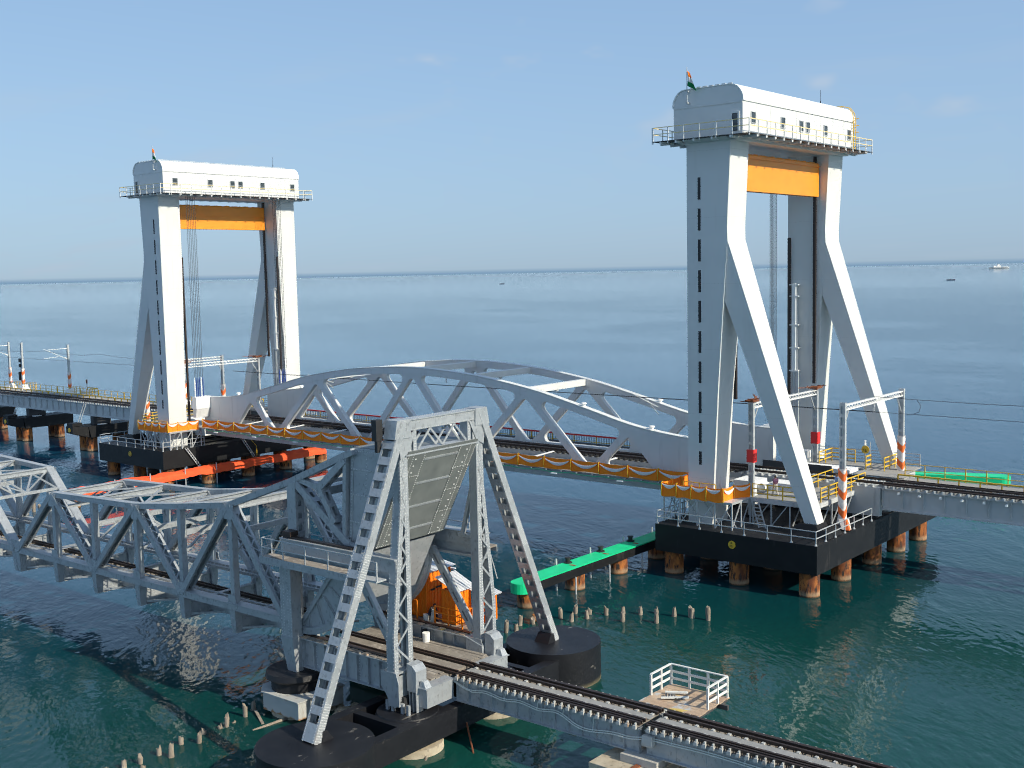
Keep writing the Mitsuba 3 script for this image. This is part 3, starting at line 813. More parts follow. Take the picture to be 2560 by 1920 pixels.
rl.box(-31.8, 32, 7.15, 7.2, 6.62, 6.68).box(-31.8, 32, 5.26, 5.3, 6.5, 6.62)
put('screen_rail', rl, 'm_yellow', ls)
# lifting brackets, rope sockets and hoist ropes at the four corners
for sg in (-1, 1):
    g = mk(sg)
    for s in (-1, 1):
        fl = yflip if s > 0 else (lambda m: m)
        br = M().box(34.85, 35.75, -7.3, -5.21, 8.7, 10.15).box(35.2, 36.1, -8.2 + 1.0, -7.3 + 1.2, 8.75, 9.6)
        put('lifting_bracket', g(fl(br)), 'm_white', ls)
        if sg < 0 and s < 0:
            put('lifting_bracket', g(M().hexa(ring(35.2, 35.7, -7.22, -5.3, 7.6), ring(34.9, 35.7, -7.22, -5.3, 8.69))), 'm_span', ls)
        for k in range(6):
            for r, xo in enumerate((35.2,)):
                y = -7.15 + 0.24 * k
                so = M().cyl((xo, y, 10.15), (xo, y, 10.9), 0.06, n=6).cyl((xo, y, 10.9), (xo, y, 12.2), 0.075, n=6).cyl((xo, y, 12.2), (xo, y, 12.55), 0.06, 0.03, 6)
                put('rope_socket', g(fl(so)), 'm_blue' if (k + r) % 4 else 'm_white', ls)
                put('hoist_rope', g(fl(M().cyl((xo, y, 12.55), (xo, y, 34.45), 0.028, n=5, caps=False))), 'm_cable', ls)
dr_ = M()
dr_.tube([(-37, 0, 12.72), (0, 0, 12.62), (37, 0, 12.72), (48, 0, 12.7)], 0.04, 5)
k = put('contact_wire', dr_, 'm_cable'); lab(k, 'overhead contact bar running through the lift span between the portals', 'overhead wire')
for x in (-23.0, -15.0, 0.1, 7.75, 15.0, 24.0):
    z = float(top(x))
    if x in (-15.0, 0.1, 7.75, 15.0):
        h = M().cyl((x, 0, z - 0.68), (x, 0, 12.9), 0.06, n=6).cyl((x, 0, z - 0.85), (x, 0, z - 0.68), 0.22, n=10)
        put('wire_hanger', h, 'm_galv', ls)
    else:
        h = M().beam((x, 4.55, z - 0.4), (x + 0.2, 0.2, 13.0 if z > 13 else 12.8), 0.09, 0.09).beam((x, 4.55, z - 1.1), (x, 2.4, 12.85 - 0.6), 0.06, 0.06)
        put('wire_hanger', h, 'm_galv', ls)
banner('long orange banner with white swags along the near walkway of the lift span', [(-33.6, -7.34), (34.6, -7.34)], 6.55, 7.58, 3.1)

# ---------------------------------------------------------------- approach viaducts
def approach(sg, x0, x1, idx, parts=True):
    g = mk(sg)
    side = 'right' if sg > 0 else 'left'
    order = {1: ['plate girder span with white lamps, next to the right lift tower', 'plate girder approach span leaving the photo at its right edge'],
             -1: ['plate girder approach span just behind the left lift tower', 'second plate girder approach span left of the left lift tower', 'third plate girder approach span at the left edge of the photo', 'fourth plate girder approach span beyond the left edge']}[sg][idx]
    t = thing('approach_span', 'grey ' + order, 'bridge span', 'plate girder spans of the new bridge')
    for y in (-1.05, 1.05):
        m = M().box(x0, x1, y - 0.28, y + 0.28, 6.66, 6.74).box(x0, x1, y - 0.28, y + 0.28, 4.98, 5.06).box(x0, x1, y - 0.03, y + 0.03, 5.061, 6.659)
        n = int((x1 - x0) / 1.65)
        for k in range(n + 1):
            x = x0 + 0.05 + (x1 - x0 - 0.1) * k / n
            m.box(x - 0.025, x + 0.025, y - 0.17, y - 0.031, 5.3, 6.655)
        put('girder', g(m), 'm_girder', t)
    n = int((x1 - x0) / 1.65)
    if sg > 0:
        for k in range(n + 1):
            x = x0 - 0.22 + (x1 - x0 - 0.1) * k / n
            if x < x0: continue
            put('lamp', g(M().hexa(ring(x - 0.1, x + 0.1, -1.5, -1.3, 6.36), ring(x - 0.07, x + 0.07, -1.46, -1.2, 6.52)).box(x - 0.03, x + 0.03, -1.3, -1.05, 6.5, 6.55)), 'm_white', t)
    bl = M()
    for k in range(6):
        x = x0 + 1.5 + (x1 - x0 - 3) * k / 5
        bl.beam((x, -1.0, 5.3), (x, 1.0, 6.5), 0.1, 0.1).beam((x, -1.0, 6.4), (x, 1.0, 6.4), 0.1, 0.1)
    put('cross_frame', g(bl), 'm_girder', t)
    if parts:
        step = 0.65; n2 = int((x1 - x0) / step)
        for k in range(n2):
            x = x0 + (k + 0.5) * (x1 - x0) / n2
            m = M().box(x - 0.1, x + 0.1, -1.34, 1.34, 6.745, 6.95)
            m.hexa(ring(x - 0.28, x + 0.05, -1.46, -1.345, 6.75), ring(x - 0.05, x + 0.05, -1.46, -1.345, 6.94))
            put('sleeper', g(m), 'm_galv', t)
    for y in (-RAIL_Y, RAIL_Y):
        put('rail', g(M().box(x0, x1, y - 0.07, y + 0.07, 6.955, 6.985).box(x0, x1, y - 0.02, y + 0.02, 6.985, 7.1).box(x0, x1, y - 0.04, y + 0.04, 7.1, 7.16)), 'm_rail', t)
        yy = y * 0.62
        put('guard_rail', g(M().box(x0, x1, yy - 0.06, yy + 0.06, 6.955, 7.12)), 'm_rail', t)
    put('channel_cover', g(M().box(x0, x1, -1.24, -0.98, 6.951, 7.05).box(x0, x1, 0.98, 1.24, 6.951, 7.05)), 'm_rail', t)
    put('walkway', g(M().box(x0, x1, 2.05, 3.62, 6.86, 6.93)), 'm_deckgrey', t)
    wb = M()
    for x in np.arange(x0 + 0.5, x1, 1.9):
        wb.box(x - 0.06, x + 0.06, 1.3, 3.6, 6.72, 6.855)
    put('walkway_bracket', g(wb), 'm_girder', t)
    put('toe_rail', g(M().rail([(x0 + 0.05, 2.0, 6.93), (x1 - 0.05, 2.0, 6.93)], 0.42, 0.06, 1.65, (), 0.05)), 'm_yellow', t)
    put('railing', g(M().rail([(x0 + 0.05, 3.55, 6.93), (x1 - 0.05, 3.55, 6.93)], 1.1, 0.025, 1.65, (0.5,), 0.035)), 'm_yellow', t)
    if sg < 0:
        for xx in (x0 + 2.2,):
            ld = M()
            for q in (-0.28, 0.28):
                ld.beam((xx + q, -1.5, 6.7), (xx + 0.5 + q, -2.3, 4.0), 0.08, 0.08)
            for k in range(9):
                a = (k + 0.5) / 9
                ld.beam((xx - 0.28 + 0.5 * a, -1.5 - 0.8 * a, 6.7 - 2.7 * a), (xx + 0.28 + 0.5 * a, -1.5 - 0.8 * a, 6.7 - 2.7 * a), 0.05, 0.05)
            put('ladder', g(ld), 'm_galv', t)
    return t


approach(1, 48.75, 67.0, 0)
approach(1, 67.1, 85.3, 1, False)
approach(-1, 48.75, 68.2, 0)
approach(-1, 68.3, 87.2, 1)
approach(-1, 87.3, 106.0, 2, False)
approach(-1, 106.1, 124.5, 3, False)
# short track on the tower piers
for sg in (-1, 1):
    g = mk(sg)
    t = thing('pier_track', 'short track and girder carried across the ' + ('right' if sg > 0 else 'left') + ' tower pier', 'railway track', 'track lengths on the tower piers')
    m = M()
    for y in (-1.05, 1.05):
        m.box(36.4, 48.6, y - 0.25, y + 0.25, 4.4, 6.74)
    put('girder', g(m), 'm_girder', t)
    for k in range(18):
        x = 36.7 + 0.66 * k
        put('sleeper', g(M().box(x - 0.1, x + 0.1, -1.34, 1.34, 6.745, 6.95)), 'm_galv', t)
    for y in (-RAIL_Y, RAIL_Y):
        put('rail', g(M().box(36.3, 48.7, y - 0.07, y + 0.07, 6.955, 6.985).box(36.3, 48.7, y - 0.02, y + 0.02, 6.985, 7.1).box(36.3, 48.7, y - 0.04, y + 0.04, 7.1, 7.16)), 'm_rail', t)
    put('machinery_box', g(M().box(37.2, 39.2, -4.6, -2.4, 4.9, 6.8).box(40.2, 42.6, -3.9, -2.2, 5.6, 6.75).cyl((39.6, -4.2, 6.3), (39.6, -3.2, 6.3), 0.35, n=14)), 'm_white', t)
    put('green_screen', g(M().box(36.5, 43, 2.0, 2.08, 6.9, 7.5)), 'm_deckdark', t)

# viaduct piers on the left
for x, label in ((-69.0, 'black hammerhead viaduct pier nearest to the left lift tower'), (-87.6, 'second black hammerhead viaduct pier left of the left lift tower'), (-106.0, 'black viaduct pier at the left edge of the photo')):
    t = thing('viaduct_pier', label, 'bridge pier', 'viaduct piers of the new bridge')
    P = Polygon([(-2.6, 2.1), (5.2, 2.1), (5.2, 3.75), (-3.0, 3.75)])
    put('pile_cap', M().prism(P, 'x', x - 1.7, x + 1.7), 'm_black', t)
    put('nose', M().hexa([(x - 0.9, -5.0, 2.9), (x + 0.9, -5.0, 2.9), (x + 0.9, -5.0, 3.85), (x - 0.9, -5.0, 3.85)][::-1], [(x - 1.6, -2.9, 2.2), (x + 1.6, -2.9, 2.2), (x + 1.6, -2.9, 3.72), (x - 1.6, -2.9, 3.72)][::-1]).box(x - 0.75, x + 0.75, -4.9, -3.4, 3.86, 4.3), 'm_black', t)
    put('number_disc', M().cyl((x, -5.0, 3.35), (x, -5.05, 3.35), 0.32, n=16), 'm_yellow', t)
    put('bearing', M().box(x - 0.4, x + 0.4, -1.4, 1.4, 3.751, 4.97), 'm_deckdark', t)
    put('mat', M().box(x + 0.6, x + 1.3, -1.0, 0.2, 3.752, 3.85), 'm_white', t)
    for px, py in ((x - 0.9, -1.9), (x + 0.9, -1.9), (x - 0.9, 3.4), (x + 0.9, 3.4)):
        if px > x or py > 0:
            put('pile', M().cyl((px - 0.4, py, -3), (px - 0.4, py, 2.1), 0.78, n=22), 'm_pile', t, smooth=40)
    put('pile', M().cyl((x - 1.3, -1.9, -3), (x - 1.3, -1.9, 2.1), 0.78, n=22), 'm_pile', t, smooth=40)

# ---------------------------------------------------------------- overhead line masts and portals
def lattice_mast(x, y, z0, z1, parent, ax='x', w=0.42, name='mast'):
    m = M()
    for s in (-1, 1):
        m.box(x - 0.11, x + 0.11, *sorted((y + s * w / 2, y + s * (w / 2 - 0.07))), z0, z1) if ax == 'x' else m.box(*sorted((x + s * w / 2, x + s * (w / 2 - 0.09))), y - 0.13, y + 0.13, z0, z1)
    if ax == 'y':
        m.box(x - w / 2 + 0.1, x + w / 2 - 0.1, y - 0.012, y + 0.012, z0, z1)
    n = int((z1 - z0) / 0.85)
    for k in range(n + 1):
        z = z0 + 0.1 + (z1 - z0 - 0.35) * k / n
        for s in (-1, 1):
            if ax == 'x':
                m.box(*sorted((x + s * 0.112, x + s * 0.125)), y - w / 2, y + w / 2, z, z + 0.22)
            else:
                m.box(x - w / 2, x + w / 2, *sorted((y + s * 0.132, y + s * 0.145)), z, z + 0.26)
    return put(name, m, 'm_galv', parent)


def wrap(x, y, z0, z1, parent, tail=False, w=0.30):
    m = M(); K = 26
    n = 10; a = np.arange(n) * 2 * np.pi / n
    lv = []
    for k in range(K):
        z = z0 + (z1 - z0) * k / (K - 1)
        r = w * (1 + 0.06 * math.sin(k * 2.3) + (0.25 if tail and k < 3 else 0))
        c = np.sign(np.cos(a)) * np.abs(np.cos(a)) ** 0.55, np.sign(np.sin(a)) * np.abs(np.sin(a)) ** 0.55
        lv.append(np.stack([x + r * c[0], y + r * c[1], 0 * a + z + 0.03 * np.sin(3 * a + k)], 1))
    f = []
    for k in range(K - 1):
        for i in range(n):
            j = (i + 1) % n
            f.append([k * n + i, k * n + j, k * n + n + j, k * n + n + i])
    m.add(np.vstack(lv), f)
    if tail:
        m.hexa(ring(x + 0.3, x + 0.9, y - 0.75, y - 0.35, z0 - 0.25), ring(x - 0.2, x + 0.45, y - 0.3, y + 0.2, z0 + 0.5))
    put('cloth_wrap', m, 'm_wrap', parent, smooth=35, label='orange and white striped cloth wrap')


for sg, x, ztop, lbl, wr in ((1, 47.5, 14.05, 'grey line portal with wrapped orange and white masts on the right tower pier', True),
                             (1, 39.65, 13.75, 'grey line portal with red boards between the legs of the right lift tower', False),
                             (-1, 47.5, 14.05, 'grey line portal behind the left lift tower with one wrapped mast in view', True),
                             (-1, 39.65, 14.05, 'grey overhead line portal between the legs of the left lift tower', False)):
    t = thing('line_portal', lbl, 'overhead line portal', 'overhead line portals')
    X = x * sg
    for y in (-6.0, 6.0):
        lattice_mast(X, y, 4.15 if (y < 0 or sg < 0) else 4.15, ztop, t, 'y', 0.46)
        if wr:
            wrap(X, y, 4.5 if y < 0 else 6.7, 8.9 if y < 0 else 10.0, t, tail=(sg > 0 and y < 0))
        elif sg > 0:
            put('board', M().box(X + 0.27, X + 0.31, y - 0.3, y + 0.35, 8.7, 9.75).box(X - 0.35, X + 0.35, y - 0.20, y - 0.16, 8.7, 9.75), 'm_red', t)
    b = M()
    for dy in (-0.14, 0.14):
        b.box(X + dy - 0.03, X + dy + 0.03, -5.9, 5.9, ztop - 0.62, ztop - 0.54).box(X + dy - 0.03, X + dy + 0.03, -5.9, 5.9, ztop - 0.26, ztop - 0.18)
    for k in range(22):
        y = -5.8 + 11.6 * k / 22
        b.beam((X - 0.14, y, ztop - 0.58), (X - 0.14, y + 0.53, ztop - 0.22), 0.04, 0.04).beam((X + 0.14, y, ztop - 0.22), (X + 0.14, y + 0.53, ztop - 0.58), 0.04, 0.04)
        b.box(X - 0.11, X + 0.11, y - 0.02, y + 0.14, ztop - 0.18, ztop - 0.15)
    put('cross_beam', b, 'm_trim', t)
    br = M()
    for s in (-1, 1):
        br.beam((X, s * 5.9, ztop - 2.0), (X, s * 4.9, ztop - 0.6), 0.08, 0.08)
    put('knee_brace', br, 'm_galv', t)
    if not wr:
        for s in (-1, 1):
            nest = M()
            r2 = random.Random(3 + s)
            for q in range(16):
                p = np.array([X + r2.uniform(-0.5, 0.5), s * 5.9 + r2.uniform(-0.9, 0.9), ztop + r2.uniform(-0.05, 0.25)])
                nest.beam(p, p + (r2.uniform(-0.8, 0.8), r2.uniform(-1.2, 1.2), r2.uniform(-0.1, 0.2)), 0.06, 0.06)
            nest.box(X - 0.4, X + 0.4, s * 5.9 - 0.5, s * 5.9 + 0.5, ztop - 0.05, ztop + 0.1)
            put('rusty_frame', nest, 'm_rust', t)
    dp = M().cyl((X, 0, 12.75), (X, 0, ztop - 0.62), 0.05, n=6).cyl((X, 0, 13.1), (X, 0, 13.3), 0.1, n=8)
    put('wire_support', dp, 'm_galv', t)

for x, lbl, sig in ((-84.1, 'slim lattice mast with wrapped base and bracket arm, nearest to the left lift tower', 0), (-98.6, 'slim lattice mast with wrapped base and a dark signal box beside it', 1), (-102.9, 'leftmost slim lattice mast with wrapped base', 0), (-53.5, 'lattice mast mostly hidden behind the inclined leg of the left lift tower', 0)):
    t = thing('line_mast', lbl, 'overhead line mast', 'overhead line masts on the left viaduct')
    y = 3.95
    lattice_mast(x, y, 7.65, 14.65, t, 'y', 0.34)
    wrap(x, y, 7.9, 10.4, t, w=0.24)
    put('base', M().hexa(ring(x - 0.7, x + 0.7, y - 0.7, y + 0.7, 6.86), ring(x - 0.45, x + 0.45, y - 0.45, y + 0.45, 7.7)), 'm_white', t)
    put('ledge', M().box(x - 1.6, x + 1.6, 3.64, 5.4, 6.75, 6.858), 'm_deckgrey', t)
    put('railing', M().rail([(x - 1.5, 5.3, 6.86), (x + 1.5, 5.3, 6.86)], 1.1, 0.025, 1.0), 'm_yellow', t)
    if not sig:
        a = M().tube([(x, y - 0.2, 14.1), (x, 0.7, 14.05)], 0.035).tube([(x, y - 0.2, 12.45), (x, 0.0, 14.2)], 0.035).tube([(x, 2.3, 12.9), (x, -0.1, 12.75)], 0.03).cyl((x, y - 0.2, 14.1), (x, y - 0.7, 14.09), 0.09, n=8).cyl((x, y - 0.2, 12.45), (x, y - 0.7, 12.7), 0.09, n=8)
        put('bracket_arm', a, 'm_white', t)
    else:
        put('signal_box', M().box(x - 0.9, x - 0.45, y - 0.2, y + 0.2, 11.4, 12.0).box(x - 0.9, x - 0.55, y - 0.15, y + 0.15, 10.6, 11.1).box(x - 1.1, x - 0.7, y - 0.2, y + 0.2, 8.4, 9.8).cyl((x - 0.6, y, 8.2), (x - 0.6, y, 11.6), 0.05, n=6), 'm_dark', t)
w = M()
pts = [-124.5, -102.9, -84.1, -68, -53.5, -47.5]
for a, b in zip(pts[:-1], pts[1:]):
    q = [(a + (b - a) * i / 6, 0, 13.95 - 0.35 * 4 * (i / 6) * (1 - i / 6)) for i in range(7)]
    w.tube(q, 0.018, 4)
w.tube([(-124.5, 0, 12.6), (-47.5, 0, 12.65)], 0.018, 4)
k = put('overhead_wire', w, 'm_cable'); lab(k, 'overhead wires strung along the left viaduct', 'overhead wire', 'overhead wires of the viaducts')
w = M()
w.tube([(47.5 + 19 * i / 6, 0, 13.95 - 0.12 * 4 * (i / 6) * (1 - i / 6)) for i in range(7)], 0.018, 4).tube([(48, 0, 12.7), (66.5, 0, 12.6)], 0.018, 4)
w.tube([(51.0, 0, 13.9), (51.35, 0, 13.4), (51.2, 0, 12.9), (50.8, 0, 12.75)], 0.02, 4)
k = put('overhead_wire', w, 'm_cable'); lab(k, 'overhead wires running right from the wrapped portal', 'overhead wire', 'overhead wires of the viaducts')

# trackside boards on the left viaduct
t = thing('trackside_cabinet', 'white trackside cabinet with an orange warning board and yellow railing on the left viaduct', 'cabinet')
put('box', M().box(-80.6, -79.2, 3.7, 4.5, 6.95, 7.7), 'm_white', t)
put('board', M().cyl((-80.2, 4.6, 6.9), (-80.2, 4.6, 8.8), 0.04, n=6).box(-80.4, -80.0, 4.55, 4.62, 8.7, 9.3), 'm_rust', t)
put('ledge', M().box(-81.2, -77.8, 3.64, 5.2, 6.80, 6.9), 'm_deckgrey', t)
put('railing', M().rail([(-81, 5.1, 6.9), (-78, 5.1, 6.9), (-78, 3.7, 6.9)], 1.1, 0.05, 1.0), 'm_yellow', t)

# ---------------------------------------------------------------- fenders
def fender(label, sg, y0, y1, mat_top, cloth):
    g = mk(sg)
    t = thing('fender', label, 'pier fender', 'long fenders in front of the tower piers')
    X0, X1 = 31.05, 32.72
    cy = y0 + 0.85; cx = (X0 + X1) / 2; R = (X1 - X0) / 2
    nose = [(cx + R * math.cos(a), cy + R * 1.05 * math.sin(a)) for a in np.linspace(math.pi, 2 * math.pi, 13)]
    if not cloth:
        put('nose', g(M().prism(Polygon(nose), 'z', 1.30, 2.06)), 'm_green', t)
        put('deck', g(M().box(X0, X1, cy + 0.001, y1, 1.98, 2.06)), 'm_green', t)
        put('beam', g(M().box(X0 + 0.02, X1 - 0.02, cy + 0.001, y1, 1.30, 1.979)), 'm_black', t)
    else:
        put('beam', g(M().prism(Polygon(nose + [(X1, y1), (X0, y1)]), 'z', 1.45, 1.9)), 'm_black', t)
        N, K = 150, 9
        gv, gf = [], []
        prof = [(-0.12, -0.62), (-0.10, -0.25), (0.0, 0.02), (0.25, 0.07), (0.5, 0.09), (0.75, 0.07), (1.0, 0.02), (1.10, -0.22), (1.12, -0.52)]
        for i in range(N):
            y = y0 - 0.15 + (y1 - y0 + 0.3) * i / (N - 1)
            for j, (a, dz) in enumerate(prof):
                x = X0 + a * (X1 - X0)
                q = meshkit.noise(np.array([y * 0.9, a * 3.0, 2.0]), 5) - 0.5
                q2 = meshkit.noise(np.array([y * 2.6, a * 5.0, 8.0]), 6) - 0.5
                gv.append((x + 0.08 * q2, y, 1.98 + dz + 0.22 * q + 0.10 * q2 - (0.15 * abs(math.sin(y * 0.31)) if j in (0, 8) else 0)))
        for i in range(N - 1):
            for j in range(K - 1):
                k = i * K + j
                gf.append([k, k + 1, k + K + 1, k + K])
        put('cloth_cover', g(M().add(gv, gf)), 'm_orangecloth', t, smooth=True)
    for y in np.arange(y0 + 1.55, y1, 5.9):
        put('pile', g(M().cyl((31.8, y, -3), (31.8, y, 1.32), 0.78, n=24)), 'm_pile', t, smooth=40)
    if not cloth:
        for y in (-20.3, -15.9, -11.6):
            b = M().cyl((31.4, y, 2.06), (31.4, y, 2.14), 0.34, n=14).cyl((31.4, y, 2.14), (31.4, y, 2.44), 0.17, 0.2, 12).cyl((31.4, y, 2.44), (31.4, y, 2.5), 0.24, n=12)
            put('bollard', g(b), 'm_dark', t)
            put('ladder_plate', g(M().box(31.9, 32.4, y - 0.5, y - 0.25, 2.061, 2.075)), 'm_rust', t)
    for y in (y0 + 6.2, y0 + 10.7, y0 + 15.4, y0 + 19.8):
        put('guide_pole', g(M().cyl((X1 + 0.1, y, -2), (X1 + 0.1, y, 1.35), 0.07, n=8).cyl((X0 - 0.1, y, -2), (X0 - 0.1, y, 2.5), 0.07, n=8)), 'm_galv', t)


fender('green topped fender on rusty piles running up to the right tower pier', 1, -27.4, 9.0, 'm_green', False)
fender('fender covered with crumpled orange cloth in front of the left tower pier', -1, -27.4, 9.6, 'm_orangecloth', True)
t = thing('fender', 'bright green topped fender seen beyond the right hand approach span', 'pier fender')
d = np.array([9.3, 4.4]); d /= np.linalg.norm(d); nn = np.array([-d[1], d[0]])
a0, a1 = np.array([37.3, 31.7]), np.array([47.0, 35.3])
fp = [a0 - nn * 1.0, a1 - nn * 1.0] + [a1 + d * 1.0 * math.cos(q) + nn * 1.0 * math.sin(q) for q in np.linspace(-1.3, 1.3, 9)] + [a1 + nn * 1.0, a0 + nn * 1.0]
put('deck', M().prism(Polygon(fp), 'z', 1.25, 2.05), 'm_green', t)
for q in (0.1, 0.5, 0.9):
    p = a0 + (a1 - a0) * q
    put('pile', M().cyl((*p, -3), (*p, 1.25), 0.75, n=20), 'm_pile', t, smooth=40)

# ---------------------------------------------------------------- old rolling lift bridge (s along its track, t across, origin under the portal)
_A = math.radians(0.7)
OLD = np.eye(4); OLD[:2, :2] = [[math.cos(_A), -math.sin(_A)], [math.sin(_A), math.cos(_A)]]; OLD[:3, 3] = (42.4, -45.9, 0)


def op(name, m, mat, parent=None, **kw):
    return put(name, m.xf(OLD), mat, parent, **kw)


def laced(m, p, q, gap=0.52, d=0.36, lace='lace', pitch=0.46, tv=(0, 1, 0), bw=0.05):
    """two channels a gap apart along tv, joined by lacing bars or batten plates on both faces."""
    p, q, tv = np.asarray(p, float), np.asarray(q, float), np.asarray(tv, float)
    D = q - p; L = np.linalg.norm(D); D /= L
    n = np.cross(D, tv); n /= np.linalg.norm(n)
    for s in (-1, 1):
        m.beam(p + tv * s * gap / 2, q + tv * s * gap / 2, 0.05, d, n)
        for e in (-1, 1):
            m.beam(p + tv * s * (gap / 2 - 0.085) + n * e * (d / 2 - 0.02), q + tv * s * (gap / 2 - 0.085) + n * e * (d / 2 - 0.02), 0.12, 0.038, n)
    k = max(2, int(L / pitch))
    if n[2] < 0 or (abs(n[2]) < 1e-6 and n[0] < 0): n = -n      # n: upper face
    def zig(o, w):
        for i in range(k):
            s = 1 if i % 2 else -1
            a = p + D * (L * i / k); b = p + D * (L * (i + 1.0) / k)
            m.beam(a + tv * s * (gap / 2 - 0.06) + o, b - tv * s * (gap / 2 - 0.06) + o, w, 0.014, n)
    if lace == 'lace':
        zig(n * (d / 2 + 0.008), 0.085)
        for a in (0.35, L - 0.35):
            m.beam(p + D * (a - 0.35) + n * (d / 2 + 0.009), p + D * (a + 0.35) + n * (d / 2 + 0.009), gap, 0.016, n)
    elif lace == 'solid':
        m.beam(p + n * (d / 2 + 0.008), q + n * (d / 2 + 0.008), gap, 0.016, n).beam(p - n * (d / 2 + 0.008), q - n * (d / 2 + 0.008), gap, 0.016, n)
    elif lace == 'under':
        m.beam(p + n * (d / 2 + 0.008), q + n * (d / 2 + 0.008), gap, 0.016, n)
        zig(-n * (d / 2 - 0.10), 0.06)
    else:
        for e in (-1, 1):
            o = n * e * (d / 2 + 0.008)
            for i in range(k + 1):
                a = p + D * (0.15 + (L - 0.3) * i / k)
                m.beam(a - D * pitch * 0.26 + o, a + D * pitch * 0.26 + o, gap, 0.016, n)
    return m


def rivets(m, p, q, nrm, pitch=0.16, r=0.028, h=0.022):
    r, h = r * 1.25, h * 1.3
    p, q, nrm = np.asarray(p, float), np.asarray(q, float), np.asarray(nrm, float)
    D = q - p; L = np.linalg.norm(D); D /= L
    x = np.cross(D, nrm)
    n = max(1, int(L / pitch))
    for i in range(n + 1):
        c = p + D * L * i / n
        m.add([c + D * r, c + x * r, c - D * r, c - x * r, c + nrm * h], [[0, 1, 4], [1, 2, 4], [2, 3, 4], [3, 0, 4]])


TT = 2.85
BS = [-40.0, -34.75, -29.75, -24.6, -19.75, -14.6, -9.7]
ZB = 4.93
TP = {-34.8: 9.64, -29.75: 9.80, -24.5: 9.97, -19.7: 10.5, -14.65: 11.15, -8.65: 13.25, -3.75: 15.28}


